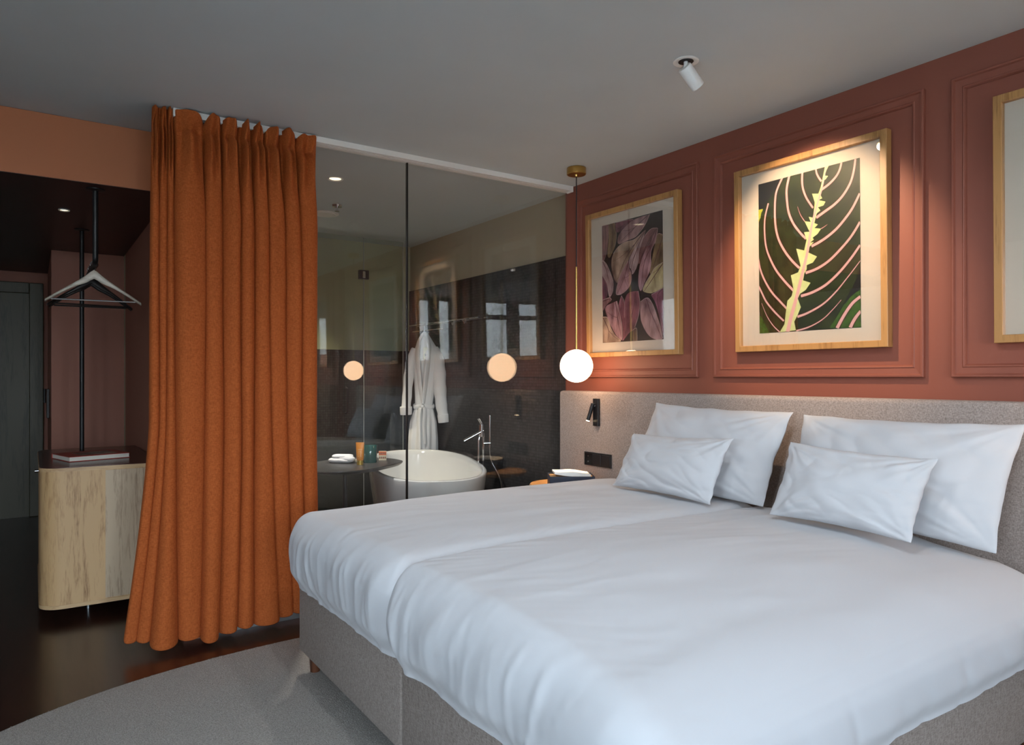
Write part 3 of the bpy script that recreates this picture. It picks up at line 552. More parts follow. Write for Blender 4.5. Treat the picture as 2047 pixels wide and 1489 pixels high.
def duvet(name, y0, y1, ry0, ry1, side0, side1, zb_side0, label, seed):
    # a puffed cover: grid shell over the mattress, rounded, tucked at its lower edge, creased
    x0, x1, z0, z1 = X0-.045, 2.86, .395, .700
    rx, rz = .095, (.15 if ry0 > .15 else .095)
    nx, ny, nz = 150, 90, 30
    bm = bmesh.new(); V = {}
    def pos(x, y, z, fx, f0, f1, top):
        q = Vector((max(x, x0+rx), min(max(y, y0+ry0), y1-ry1), min(z, z1-rz)))
        d = Vector(((x-q.x)/rx, (y-q.y)/(ry0 if y < q.y else ry1), (z-q.z)/rz))
        m = d.length
        if m > 1e-6: dn = d/m
        else: dn = Vector((0, 0, 1))
        mx = max(abs(d.x), abs(d.y), abs(d.z))
        dn2 = dn if m > 1e-6 else dn
        p = Vector((q.x+rx*dn2.x, q.y+(ry0 if dn2.y < 0 else ry1)*dn2.y, q.z+rz*dn2.z))
        if top and m < 1e-6: p = Vector((x, y, z1))
        n = Vector((dn.x/rx, dn.y/(ry0 if dn.y < 0 else ry1), dn.z/rz)); n = n.normalized() if n.length else Vector((0, 0, 1))
        hs = 1-max(0, min(1, (p.z-z0)/(z1-z0)))     # 0 at top, 1 at hem
        # crown across the width and length
        cy = (p.y-y0)/(y1-y0); crown = max(0, math.sin(math.pi*min(1, max(0, cy))))**.6
        up = max(0, n.z)
        p.z += up*(.012+.022*crown*sstep(x0, x0+.5, p.x))
        p.z -= up*.012*sstep(2.3, 2.86, p.x)
        # sides bulge, then tuck in
        side = 1-up
        bul = .016*math.sin(math.pi*min(1, hs*1.05))*side - .03*sstep(.72, 1, hs)*side
        p += n*bul
        # hem drop on the open long side
        if zb_side0 < z0:
            k = sstep(y0+.22, y0+.02, p.y)
            if p.z < .66: p.z = z0+(p.z-z0)*1.0-(z0-zb_side0)*k*((.66-p.z)/(.66-z0))
            p.y -= .015*k*sstep(.2, .7, hs)
        if ry0 > .15: p.z -= up*.05*sstep(y0+.6, y0+.1, p.y)
        # creases
        foot = max(0, -n.x); lat = abs(n.y)
        wv = sstep(0.02, .3, hs)
        lean = p.y+.25*(p.z-.5)*fn(p.y*1.3, 0, seed+31)*2
        rg = lambda f, zf, sd: (1-min(1, abs(fn(lean*f+sd, p.z*zf, sd))*3.2))**2*max(0, fn(lean*f*.35, p.z*1.5, sd+9)*1.6+.35)
        g = .5*fn(p.y*7+seed, p.z*2.5, seed)+1.3*rg(7, 1.6, seed)+.9*rg(14, 2.4, seed+3)+.5*rg(26, 3, seed+6)
        seamd = min(abs(p.y-YS), .6)
        amp = .012+.012*math.exp(-(seamd/.18)**2)
        p += n*(g*amp*.62*wv*(foot+lat*.6))
        if lat > .1: p += n*(fn(p.x*4+seed, p.z*1.2, 7)*.012-.007*(1-min(1, abs(fn(p.x*6+p.z*2.5, p.z*1.2, seed))*3.0))**2)*lat*sstep(.25, .8, hs)
        # soft diagonal drapes below the top edge
        p += n*(.010*fn(p.y*6+p.z*7, p.z*2, seed+11))*foot*wv
        t = up*(.016*fn(p.x*.9, p.y*3.0+.7*fn(p.x*2, p.y*2, seed), seed)+.0050*fn(p.x*1.8, p.y*10+p.x*2.5, seed+4)*max(0, .4+fn(p.x*1.2, p.y*1.2, seed+20))*1.6+.0014*fn(p.x*5+seed, p.y*30+6*fn(p.x*2, p.y, 8), 2))
        # gathers near the foot edge
        fe = math.exp(-((p.x-x0)/.30)**2)
        t += up*fe*(.0040*fn(p.x*3, p.y*22+seed, 9)+.0022*fn(p.x*5, p.y*44, seed))*max(0, .3+1.5*fn(p.x, p.y*1.7, seed+6))
        # sharp little folds fanning out of the seam
        sd = math.exp(-(seamd/.12)**2)
        t += up*.0045*(1-min(1, abs(fn(p.x*.55+seed, p.y*3.4+.5*fn(p.x*.8, p.y*1.5, 4), seed+15))*4))**2*(.3+max(0, fn(p.x*1.1, p.y, seed+40)))
        t += up*sd*(.0045*fn((p.x*1.0-seamd*1.6)*26, seamd*6, seed+2))
        p.z += t
        p.z += up*.006*fn(p.x*1.3, p.y*1.3, seed)
        if p.x > x1-.12: p.z -= .05*sstep(x1-.12, x1, p.x)
        return p
    def vert(i, j, k):
        key = (i, j, k)
        if key not in V:
            u = i/nx; uu = u**1.25
            x = x0+(x1-x0)*uu; y = y0+(y1-y0)*j/ny; z = z0+(z1-z0)*k/nz
            V[key] = bm.verts.new(pos(x, y, z, i == 0, j == 0, j == ny, k == nz))
        return V[key]
    for i in range(nx):
        for j in range(ny): bm.faces.new((vert(i, j, nz), vert(i+1, j, nz), vert(i+1, j+1, nz), vert(i, j+1, nz)))
        for k in range(nz):
            bm.faces.new((vert(i, 0, k), vert(i+1, 0, k), vert(i+1, 0, k+1), vert(i, 0, k+1)))
            bm.faces.new((vert(i, ny, k), vert(i, ny, k+1), vert(i+1, ny, k+1), vert(i+1, ny, k)))
    for j in range(ny):
        for k in range(nz): bm.faces.new((vert(0, j, k), vert(0, j, k+1), vert(0, j+1, k+1), vert(0, j+1, k)))
    o = link(bm, name, M_sheet, sharp=180)
    md = o.modifiers.new('smooth', 'SUBSURF'); md.levels = 1; md.render_levels = 1
    return tag(o, label, 'duvet', 'white duvets side by side on the bed')
duvet('duvet', YS-.055, Y1+.045, .13, .13, 0, 1, .395, 'smooth white duvet on the far half of the bed, next to the glass wall', 3.3)
duvet('duvet', Y0-.055, YS+.022, .17, .045, 1, 0, .385, 'large white duvet on the near half of the bed, hanging over the side', 8.1)

def pillow(TL, TR, BR, BL, tf, tb, label, seed, con=.06, ear=.0):
    TL, TR, BR, BL = map(Vector, (TL, TR, BR, BL))
    n = (TR-TL).cross(BL-TL).normalized()
    if n.x > 0: n = -n
    bm = bmesh.new(); NU, NV = 72, 54; F = {}; B = {}
    for i in range(NU+1):
        for j in range(NV+1):
            u = -1+2*i/NU; v = -1+2*j/NV
            uu = u*(1-con*.8*(1-v*v)*u*u); vv = v*(1-con*(1-u*u)*v*v)
            a, b = (uu+1)/2, (vv+1)/2
            p = (BL*(1-a)+BR*a)*(1-b)+(TL*(1-a)+TR*a)*b
            r = max(0, 1-abs(u)**2.4)**.62*max(0, 1-abs(v)**2.2)**.62
            w_ = 0
            # creases running in from corners and along the edges
            ang = math.atan2(1-abs(v), 1-abs(u)); cd = math.hypot(1-abs(u), 1-abs(v))
            c1 = fn(ang*6+seed*2+(3 if u > 0 else 0)+(5 if v > 0 else 0), cd*1.2, seed)*math.exp(-cd*2.0)*.028
            c2 = fn(u*1.3+seed, v*1.8+1.5*fn(u*1.2, v*1.2, seed), seed)*.012+abs(fn(u*3+2*v+seed, v*2-u, seed+5))**.7*.011-.005
            c3 = fn(u*3, v*12+seed, 4)*.0045*math.exp(-((1-abs(v))/.22)**2)+fn(u*12, v*2+seed, 6)*.0045*math.exp(-((1-abs(u))/.18)**2)
            m = min(1, 3.5*min(1-abs(u), 1-abs(v)))
            w_ = (c1+c2+c3)*m
            edge = .004+.0
            sag = Vector((0, 0, -.012*r))
            rim = .012*fn(u*4+seed, v*4, 1)*(1-m)
            F[i, j] = bm.verts.new(p+n*(tf*r+w_+rim)+sag)
            if i in (0, NU) or j in (0, NV): B[i, j] = F[i, j]
            else: B[i, j] = bm.verts.new(p-n*(tb*r-w_*.5)+n*rim+sag)
    for i in range(NU):
        for j in range(NV):
            bm.faces.new((F[i, j], F[i+1, j], F[i+1, j+1], F[i, j+1])); bm.faces.new((B[i, j], B[i, j+1], B[i+1, j+1], B[i+1, j]))
    o = link(bm, 'pillow', M_sheet, sharp=70)
    md = o.modifiers.new('smooth', 'SUBSURF'); md.levels = 1; md.render_levels = 1
    return tag(o, label, 'pillow', 'white pillows propped on the headboard')
pillow((2.84, 2.755, 1.163), (2.845, 1.905, 1.146), (2.66, 1.93, .725), (2.64, 2.79, .73), .085, .075, 'large white pillow on the far side of the bed, leaning on the headboard', 1.7)
pillow((2.84, 1.862, 1.138), (2.85, 1.0, 1.140), (2.69, 1.035, .70), (2.66, 1.84, .73), .085, .07, 'large white pillow on the near side of the bed, cut by the photo edge', 4.2)
pillow((2.585, 2.67, 1.010), (2.575, 2.02, 1.032), (2.465, 2.06, .735), (2.475, 2.71, .74), .075, .055, 'small white pillow in front of the far large pillow', 9.4, con=.08)
pillow((2.60, 1.765, 1.035), (2.595, 1.175, 1.018), (2.46, 1.20, .735), (2.475, 1.775, .74), .075, .055, 'small white pillow in front of the near large pillow, with a pointed upper corner', 6.6, con=.08)

# ---------------------------------------------------------------- rug
bm = bmesh.new(); add_prism(bm, [(min(x, 2.9), y) for x, y in superellipse(1.30, 1.27, 2.15, 2.20, 2.6, N=160)], 0.0005, .011)
o = link(bm, 'rug', M_rug, sharp=30); tag(o, 'pale grey short-pile rug with rounded corners under the bed', 'rug')
# its pile tufts along the visible corner
bm = bmesh.new(); rnd = random.Random(4); out = superellipse(1.30, 1.27, 2.15, 2.20, 2.6, N=160)
cnt = 0
while cnt < 60000:
    x = rnd.uniform(-.85, 1.15); y = rnd.uniform(1.2, 3.48)
    if (abs((x-1.3)/2.15)**2.6+abs((y-1.27)/2.2)**2.6) > 1: continue
    cnt += 1; a = rnd.uniform(0, 6.28); l = rnd.uniform(.0007, .0015); h = rnd.uniform(.001, .003)
    dx, dy = math.cos(a)*l, math.sin(a)*l; tx, ty = rnd.uniform(-.004, .004), rnd.uniform(-.004, .004)
    v = [bm.verts.new(q) for q in ((x-dx, y-dy, .0105), (x+dx, y+dy, .0105), (x+dx*.6+tx, y+dy*.6+ty, .0105+h), (x-dx*.6+tx, y-dy*.6+ty, .0105+h))]
    bm.faces.new(v)
me = bpy.data.meshes.new('pile'); bm.to_mesh(me); bm.free(); me.materials.append(M_rug); me.transform(Matrix.Translation(-ORG[o]))
pl = bpy.data.objects.new('pile', me); C.objects.link(pl); pl.parent = o; tag(pl, kind='stuff')

# ---------------------------------------------------------------- nightstand and what stands on it
ns = thing('nightstand', (2.73, 3.43, 0), 'round wooden nightstand tucked between bed and glass wall', 'nightstand')
lathe('table_top', [(0, .61), (.20, .61), (.215, .618), (.215, .634), (.21, .64), (0, .64)], (2.725, 3.42, 0), M_frame, ns, n=48)
lathe('column', [(0, .02), (.03, .02), (.03, .61), (0, .61)], (2.725, 3.42, 0), M_black, ns)
lathe('foot', [(0, 0.0), (.15, 0.0), (.15, .015), (.03, .022), (0, .022)], (2.725, 3.42, 0), M_black, ns, n=40)
Mb = Matrix.Translation((2.70, 3.325, .641)) @ Matrix.Rotation(R(-33), 4, 'Z')
sb = thing('storage_box', (2.70, 3.34, .641), 'small dark navy open box on the nightstand', 'box')
bm = bmesh.new(); add_box(bm, (-.135, -.09, 0), (.135, .09, .006), M=Mb)
for lo, hi in (((-.135, -.09, 0), (.135, -.085, .068)), ((-.135, .085, 0), (.135, .09, .068)), ((-.135, -.085, 0), (-.13, .085, .068)), ((.13, -.085, 0), (.135, .085, .068))): add_box(bm, lo, hi, .001, 1, 0, Mb)
link(bm, 'box_body', M_navy, sb)
box('tray_insert', (-.128, -.083, .007), (.128, .083, .060), mat('tan_card', (.45, .27, .12), .7), sb, M=Mb, smooth=False)
bm = bmesh.new(); rows = []
for i in range(25):
    u = -1+2*i/24; x = u*.108; h = .014+.016*math.exp(-((u+.0)/.75)**2)-.004*abs(u)
    lift = .004+.014*max(0, -u)**1.5
    rows.append([Mb @ Vector((x+.015*.3, -.070, .062+lift)), Mb @ Vector((x+.005, -.066, .062+lift+h*.9)), Mb @ Vector((x, .0, .062+lift+h)), Mb @ Vector((x, .066, .062+lift+h*.9)), Mb @ Vector((x, .070, .062+lift))])
add_rings(bm, rows, cap=True, closed=True)
o = link(bm, 'booklet', M_paper, sharp=40); tag(o, 'curled white paper booklet lying on the navy box under the reading lamp', 'booklet')

# ---------------------------------------------------------------- oak cabinet
cb = thing('cabinet', (.3, 4.95, 0), 'pale oak cabinet with rounded corner and dark top, left of the curtain', 'cabinet')
def cabpoly(x0, x1, y0, y1, r, inset=0):
    P = []
    for cx, cy, a0 in ((x0+r, y0+r, 180), (x1-.02, y0+.02, 270), (x1-.02, y1-.02, 0), (x0+r, y1-r, 90)):
        rr = r if cx < .2 else .02
        for k in range(9): a = R(a0+k*90/8); P.append((cx+(rr-inset)*math.cos(a), cy+(rr-inset)*math.sin(a)))
    return P
CX0, CX1, CY0, CY1 = .027, .600, 4.43, 5.60
bm = bmesh.new(); add_prism(bm, cabpoly(CX0, CX1, CY0, CY1, .11), .797, .816); link(bm, 'top_edge', M_oak_h, cb)
bm = bmesh.new(); add_prism(bm, cabpoly(CX0, CX1, CY0, CY1, .11, .003), .8161, .820); link(bm, 'table_top', M_top, cb)
bm = bmesh.new(); add_prism(bm, cabpoly(CX0, CX1, CY0, CY1, .11), .068, .088); link(bm, 'bottom_edge', M_oak_h, cb)
bm = bmesh.new(); add_prism(bm, cabpoly(CX0, CX1, CY0, CY1, .11, .004), .088, .797); link(bm, 'body', M_oak, cb)
box('door_panel', (.330, CY0-.0005, .094), (.585, CY0+.006, .792), wood('grey_oak', (.30, .20, .125), (.52, .39, .26), 'z', 4.5, .5), cb, smooth=False)
for x, y in ((.26, 4.62), (.5, 4.62), (.15, 5.4), (.5, 5.4)): tube('leg', [(x, y, 0), (x, y, .068)], .011, mat('steel', (.3, .32, .34), .3, metal=1) if x == .26 else M_black, cb)
tube('knob', [(CX0+.004, 4.62, .79), (CX0-.018, 4.62, .79)], .008, M_chrome, cb)
# book
a = Vector((.483, 4.772, 0)); b = Vector((.170, 4.686, 0)); c = Vector((.106, 4.998, 0))
ex = (a-b); W1 = ex.length; ex.normalize(); ey = Vector((-ex.y, ex.x, 0))
Mk = Matrix.Translation((b.x, b.y, .8205)) @ Matrix(((ex.x, ey.x, 0, 0), (ex.y, ey.y, 0, 0), (0, 0, 1, 0), (0, 0, 0, 1)))
bk = thing('book', (.30, 4.86, .8205), 'red hardcover book lying flat on the oak cabinet', 'book'); M_bred = mat('red_book_cover', (.36, .035, .022), .4)
bm = bmesh.new(); add_box(bm, (0, 0, 0), (W1, .29, .003), 0, M=Mk); add_box(bm, (0, 0, .026), (W1, .29, .029), 0, M=Mk); add_box(bm, (0, .287, .003), (W1, .29, .026), 0, M=Mk)
link(bm, 'cover', M_bred, bk, smooth=False)
box('page_block', (.004, .004, .003), (W1-.004, .287, .026), mat('page_edges', (.78, .74, .66), .8, col2=(.62, .58, .5), nscale=4, stretch=(1, 1, 300)), bk, M=Mk, smooth=False)
box('cover_picture', (.08, .06, .0291), (W1-.05, .22, .0296), mat('cover_photo', (.12, .06, .05), .5, col2=(.42, .34, .26), nscale=14), bk, M=Mk, smooth=False)

# ---------------------------------------------------------------- clothes rail and hangers
XH = .272
cr = thing('clothes_rail', (XH, 4.9, .82), 'black metal clothes rail hung from the hall ceiling over the cabinet', 'clothes rail')
tube('rail', [(XH, 4.27, 2.280), (XH, 4.27, 1.93), (XH, 4.275, 1.915), (XH, 4.288, 1.905), (XH, 4.32, 1.90), (XH, 5.47, 1.90)], .0135, M_black, cr)
tube('pole', [(XH, 5.49, .8205), (XH, 5.49, 2.280)], .0135, M_black, cr)
for y in (4.27, 5.49): lathe('flange', [(0, 2.2835), (.045, 2.2835), (.045, 2.278), (.014, 2.274), (0, 2.274)], (XH, y, 0), M_black, cr)
def hanger(y, wd, rz, m, label, drop=0):
    T = Matrix.Translation((XH, y, 1.900)) @ Matrix.Rotation(rz, 4, 'Z')
    p = thing('clothes_hanger', (XH, y, 1.68), label, 'hanger', 'hangers on the black rail')
    hp = [(.016*math.sin(t), 0, .016*math.cos(t)+.0005) for t in [R(d) for d in range(-110, 150, 20)]]
    z0 = -.040-drop
    hp = [(x*1.12, yy, z*1.12) for x, yy, z in hp]+[(.004, 0, -.026), (0, 0, z0)]
    tube('hook', [T @ Vector(q) for q in hp], .0022, M_chrome, p, n=8)
    bm = bmesh.new(); rings = []; n = 28
    for i in range(n+1):
        u = -1+2*i/n; x = u*wd/2; a = abs(u)
        zc = z0-.022-.135*(a**1.15)+.012*math.exp(-(u/.12)**2); th = .022+.026*math.exp(-(u/.3)**2)-.006*a; dp = .006+.012*a*a; yy = .03*a*a
        rings.append([T @ Vector((x, yy+dp*math.cos(t), zc+th*.5*math.sin(t))) for t in [2*math.pi*k/12 for k in range(12)]])
    add_rings(bm, rings); link(bm, 'shoulder', m, p)
    tube('trouser_bar', [T @ Vector((-wd*.44, .02, z0-.148)), T @ Vector((wd*.44, .02, z0-.148))], .0045, m if m != M_hw else M_chrome, p, n=10)
M_hw = wood('grey_beech', (.36, .31, .25), (.55, .49, .41), 'x', 3, .35)
M_hb = mat('black_lacquer_wood', (.012, .010, .009), .3)
hanger(4.36, .445, R(-6), M_hw, 'pale wooden coat hanger, front one on the black rail')
hanger(4.52, .41, R(7), M_hb, 'black coat hanger directly behind the pale hanger', .012)
hanger(4.60, .40, R(-3), M_hb, 'black coat hanger, last one on the rail', .014)
# hall downlight
def downlight(x, y, z, r, label, m=None):
    p = thing('downlight', (x, y, z-.01), label, 'downlight', None)
    lathe('bezel', [(r*.72, z-.0005), (r, z-.0005), (r, z-.004), (r*.94, z-.007), (r*.74, z-.003), (r*.72, z-.002)], (x, y, 0), M_white, p)
    lathe('lens', [(0, z-.0006), (r*.72, z-.0006), (r*.72, z-.002), (0, z-.002)], (x, y, 0), m or M_lensoff, p)
downlight(.153, 4.89, 2.284, .030, 'small round recessed light in the dark hall ceiling')
downlight(1.636, 4.45, H, .052, 'white round recessed light in the bathroom ceiling nearest the glass')
L = bpy.data.lights.new('bath_beam', 'SPOT'); L.energy = BATHW; L.color = (1, .90, .66); L.spot_size = R(84); L.spot_blend = .8; L.shadow_soft_size = .03
lo = bpy.data.objects.new('bath_beam', L); C.objects.link(lo); lo.location = (1.75, 5.92, H-.02)
L = bpy.data.lights.new('bath_beam', 'SPOT'); L.energy = BATHW2; L.color = (1, .96, .90); L.spot_size = R(130); L.spot_blend = .8; L.shadow_soft_size = .04
lo = bpy.data.objects.new('bath_beam', L); C.objects.link(lo); lo.location = (1.636, 4.45, H-.012)
downlight(1.75, 5.92, H, .045, 'round recessed light near the back wall of the bathroom')
lathe_o = thing('sprinkler_head', (1.9, 5.13, 2.55), 'chrome sprinkler head in the bathroom ceiling', 'sprinkler')
lathe('escutcheon', [(0, 2.5995), (.04, 2.5995), (.036, 2.585), (.012, 2.58), (0, 2.58)], (1.9, 5.13, 0), M_chrome, lathe_o)
lathe('nozzle', [(0, 2.58), (.008, 2.58), (.008, 2.558), (.018, 2.556), (.018, 2.553), (0, 2.553)], (1.9, 5.13, 0), M_chrome, lathe_o)
cv = thing('ceiling_vent', (1.918, 5.44, 2.585), 'large flat round white air vent in the bathroom ceiling', 'vent')
lathe('rim', [(.085, 2.5995), (.105, 2.5995), (.105, 2.594), (.098, 2.590), (.085, 2.594)], (1.918, 5.44, 0), M_white, cv, n=40)
lathe('disc', [(0, 2.597), (.08, 2.597), (.082, 2.588), (.07, 2.584), (0, 2.584)], (1.918, 5.44, 0), M_white, cv, n=40)
# ---------------------------------------------------------------- bathroom
def tub():
    p = thing('bathtub', (2.49, 4.84, .012), 'freestanding white oval bathtub behind the glass wall', 'bathtub')
    cx, cy, ph = 2.49, 4.84, .33
    def ring(sa, sb, z, dz=.02, n=2.5):
        out = []
        for (x, y) in superellipse(0, 0, .42*sa, .85*sb, n, 0, 72):
            zz = z+dz*(y/.85)
            out.append(Vector((cx+x*math.cos(ph)+y*math.sin(ph), cy-x*math.sin(ph)+y*math.cos(ph), zz)))
        return out
    bm = bmesh.new()
    R_ = [ring(.70, .80, .014, 0), ring(.78, .86, .03, 0), ring(.84, .905, .15, 0), ring(.91, .95, .35, .005), ring(.97, .985, .52, .015), ring(.995, .998, .60), ring(1, 1, .628), ring(.998, .999, .638), ring(.985, .992, .642),
          ring(.93, .965, .642), ring(.915, .957, .638), ring(.90, .945, .60), ring(.86, .90, .45), ring(.80, .82, .28), ring(.70, .72, .20), ring(.4, .45, .185, 0)]
    add_rings(bm, R_, cap=True); link(bm, 'shell', M_ceramic, p, sharp=50)
    lathe('drain', [(0, .187), (.03, .187), (.03, .191), (0, .191)], (2.49, 4.84, 0), M_chrome, p)
tub()
fc = thing('bath_faucet', (2.93, 4.70, .012), 'tall chrome floor-standing tap with hand shower beside the bathtub', 'faucet')
fx, fy = 2.93, 4.72
lathe('floor_plate', [(0, .013), (.06, .013), (.06, .022), (.02, .026), (0, .026)], (fx, fy, 0), M_chrome, fc)
tube('riser', [(fx+.012, fy-.01, .02), (fx+.012, fy-.01, .86)], .011, M_chrome, fc)
tube('riser', [(fx-.020, fy+.012, .02), (fx-.020, fy+.012, .80), (fx-.01, fy+.01, .84)], .008, M_chrome, fc)
tube('valve_body', [(fx, fy, .83), (fx, fy, .925)], .022, M_chrome, fc)
tube('lever', [(fx, fy, .925), (fx-.004, fy+.002, .945), (fx-.02, fy+.01, .975)], .012, M_chrome, fc)
tube('spout', [(fx+.01, fy-.01, .880), (fx-.135, fy+.045, .800)], .015, M_chrome, fc)
tube('hand_shower', [(fx+.055, fy-.035, .745), (fx+.055, fy-.035, 1.0)], .0085, M_chrome, fc)
tube('shower_holder', [(fx+.012, fy-.01, .78), (fx+.058, fy-.036, .78)], .012, M_chrome, fc)
tube('hose', smooth_path([(fx+.055, fy-.035, .75), (fx+.065, fy-.04, .64), (fx+.12, fy-.08, .5), (fx+.135, fy-.10, .3), (fx+.10, fy-.06, .12), (fx+.02, fy-.01, .05)]), .005, M_chrome, fc, n=8)

# towel rack
tr = thing('towel_rack', (3.05, 5.5, 1.75), 'chrome towel rack on the dark mosaic wall above the bathrobe', 'towel rack')
for x in (3.06, 2.98): tube('rail', [(x, 4.85, 1.79), (x, 6.12, 1.79)], .006, M_chrome, tr, n=10)
tube('rail', [(3.02, 5.5, 1.735), (3.02, 6.12, 1.735)], .006, M_chrome, tr, n=10)
for y in (4.9, 5.25, 6.1): tube('bracket', [(3.118, y, 1.79), (2.975, y, 1.79)], .007, M_chrome, tr, n=10)
for y in (5.05, 5.25): tube('hook', [(2.98, y, 1.79), (2.98, y, 1.755), (2.965, y, 1.75), (2.96, y, 1.765)], .004, M_chrome, tr, n=8)

# bathrobe
rb = thing('bathrobe', (2.95, 5.70, .5), 'white terry bathrobe with tied belt hanging from the towel rack', 'bathrobe')
RC = Vector((2.965, 5.77, 0)); rx_ = Vector((.886, -.464, 0)); ry_ = Vector((.464, .886, 0))
def RP(a, b, z): return RC+rx_*a+ry_*b+Vector((0, 0, z))
KEY = [(1.715, .012, .012, .005), (1.69, .035, .03, .005), (1.64, .062, .045, .008), (1.58, .095, .06, .012), (1.53, .118, .07, .015), (1.42, .112, .075, .01), (1.25, .098, .07, .005), (1.12, .088, .065, .0), (1.045, .080, .06, -.005), (1.0, .088, .065, -.005), (.9, .112, .08, -.01), (.75, .124, .09, -.012), (.6, .128, .090, -.012)]
def keyv(z):
    for (z1_, *a), (z2_, *b) in zip(KEY, KEY[1:]):
        if z <= z1_ and z >= z2_: t = (z1_-z)/(z1_-z2_); return [p*(1-t)+q*t for p, q in zip(a, b)]
    return KEY[-1][1:]
bm = bmesh.new(); rings = []
for i in range(64):
    z = 1.715-(1.715-.60)*i/63; wx, wy, off = keyv(z); ring = []
    for k in range(64):
        a = 2*math.pi*k/64; fold = 1+(.10*math.sin(a*9+.8*math.sin(z*5))+.07*fn(math.cos(a)*4, math.sin(a)*4, z*1.5))*sstep(1.1, .85, z)+.05*fn(math.cos(a)*5, math.sin(a)*5, z*3)
        ring.append(RP(off+wx*math.cos(a)*fold, wy*math.sin(a)*fold, z))
    rings.append(ring)
add_rings(bm, rings); link(bm, 'robe_body', M_terry, rb, sharp=60)
for sg, sh in ((1, 'r'), (-1, 'l')):
    if sg > 0: path = [(.085, .0, 1.565), (.122, -.01, 1.48), (.135, -.03, 1.35), (.142, -.04, 1.2), (.155, -.045, 1.05), (.172, -.05, .95), (.180, -.05, .89)]; rr = [.038, .052, .060, .058, .054, .050, .047]
    else: path = [(-.08, .0, 1.56), (-.118, .0, 1.46), (-.140, -.01, 1.32), (-.155, -.02, 1.15), (-.165, -.03, 1.02), (-.165, -.03, .96)]; rr = [.035, .046, .046, .042, .044, .046]
    P = smooth_path([RP(*q) for q in path], 5); Rr = [rr[min(len(rr)-1, int(i/5))]*(1-(i % 5)/5)+rr[min(len(rr)-1, int(i/5)+1)]*(i % 5)/5 for i in range(len(P))]
    Rr = [r*(1+.05*math.sin(i*1.3)) for i, r in enumerate(Rr)]
    sl = tube('sleeve', P, Rr, M_terry, rb, n=20)
    e = P[-1]; d = (P[-1]-P[-3]).normalized()
    tube('cuff', [e-d*.075, e-d*.07, e-d*.005, e], [Rr[-1]*1.04, Rr[-1]*1.14, Rr[-1]*1.12, Rr[-1]*1.05], M_terry, sl, n=20)
# shawl collar: two lapels meeting at the belt
for pts in ([(-.010, -.035, 1.70), (-.050, -.060, 1.62), (-.060, -.078, 1.50), (-.050, -.084, 1.35), (-.035, -.080, 1.20), (-.015, -.075, 1.06)], [(.004, -.035, 1.70), (.040, -.062, 1.61), (.035, -.082, 1.50), (.020, -.090, 1.35), (.005, -.086, 1.20), (-.010, -.078, 1.06)]):
    P = smooth_path([RP(*q) for q in pts], 5); tube('lapel', P, [.020+.012*math.sin(math.pi*i/(len(P)-1)) for i in range(len(P))], M_terry, rb, n=14, flat=(1.0, .45))
bm = bmesh.new(); rings = []
for k in range(48):
    a = 2*math.pi*k/48; c = RP(-.005+.090*math.cos(a), .070*math.sin(a), 1.035+.006*math.sin(3*a)); o_ = (rx_*math.cos(a)+ry_*math.sin(a))
    rings.append([c+o_*(.008*math.cos(t))+Vector((0, 0, .020*math.sin(t))) for t in [2*math.pi*j/10 for j in range(10)]])
rings.append(rings[0]); add_rings(bm, rings, cap=False); bt = link(bm, 'belt', M_terry, rb)
tube('belt_tie', smooth_path([RP(-.02, -.078, 1.04), RP(-.045, -.10, 1.00), RP(-.05, -.105, .85), RP(-.045, -.108, .62)]), .022, M_terry, bt, flat=(1, .35))
tube('belt_tie', smooth_path([RP(-.015, -.078, 1.04), RP(.005, -.10, 1.00), RP(.0, -.108, .85), RP(.01, -.11, .70)]), .020, M_terry, bt, flat=(1, .35))
lathe('belt_knot', [(0, -.022), (.018, -.016), (.026, 0), (.018, .016), (0, .022)], RP(-.02, -.085, 1.035), M_terry, bt, n=16)
bm = bmesh.new(); add_tube(bm, [RP(-.004, 0, 1.70), RP(0, 0, 1.76), RP(.012, .0, 1.795), RP(.03, 0, 1.80), RP(.035, .0, 1.785)], .003, 8); link(bm, 'hanger_hook', M_chrome, rb)
Mt = Matrix.Translation(RP(.012, -.098, 1.60)) @ Matrix.Rotation(R(-27.6), 4, 'Z')
o = box('swing_tag', (-.022, -.001, -.14), (.022, .001, -.03), mat('cream_card', (.72, .70, .52), .7), rb, M=Mt, smooth=False)
box('tag_mark', (-.008, -.0016, -.108), (.008, -.0009, -.088), mat('grey_ink', (.16, .16, .15), .7), o, M=Mt, smooth=False)
tube('tag_cord', [RP(.0, -.06, 1.68), RP(.012, -.098, 1.565)], .0016, mat('cream_card2', (.7, .66, .5), .7), rb, n=6)

# shower screen with hinge plate
ss = thing('shower_screen', (2.2, 6.0, .012), 'clear glass shower screen with steel hinge in front of the back wall of the bathroom', 'shower screen')
box('glass_panel', (1.2, 5.996, .012), (2.469, 6.004, 2.56), M_glasss, ss, smooth=False)
box('glass_panel', (2.473, 5.996, .012), (2.86, 6.004, 2.56), M_glasss, ss, smooth=False)
box('edge_seal', (2.4690, 5.994, .012), (2.4732, 6.006, 2.56), mat('clear_seal', (.35, .36, .34), .3), ss, smooth=False)
box('edge_seal', (2.858, 5.994, .012), (2.862, 6.006, 2.56), mat('pale_seal', (.45, .45, .40), .4), ss, smooth=False)
hp_ = box('hinge', (2.425, 5.980, 2.185), (2.515, 6.020, 2.265), M_graphite, ss, bev=.003, seg=1)
box('hinge_cover', (2.452, 5.976, 2.195), (2.480, 5.981, 2.255), M_chrome, hp_, bev=.002, seg=1)
tube('handle', [(2.30, 5.99, .98), (2.30, 5.955, .99), (2.30, 5.955, 1.20), (2.30, 5.99, 1.21)], .008, M_black, ss, n=10)

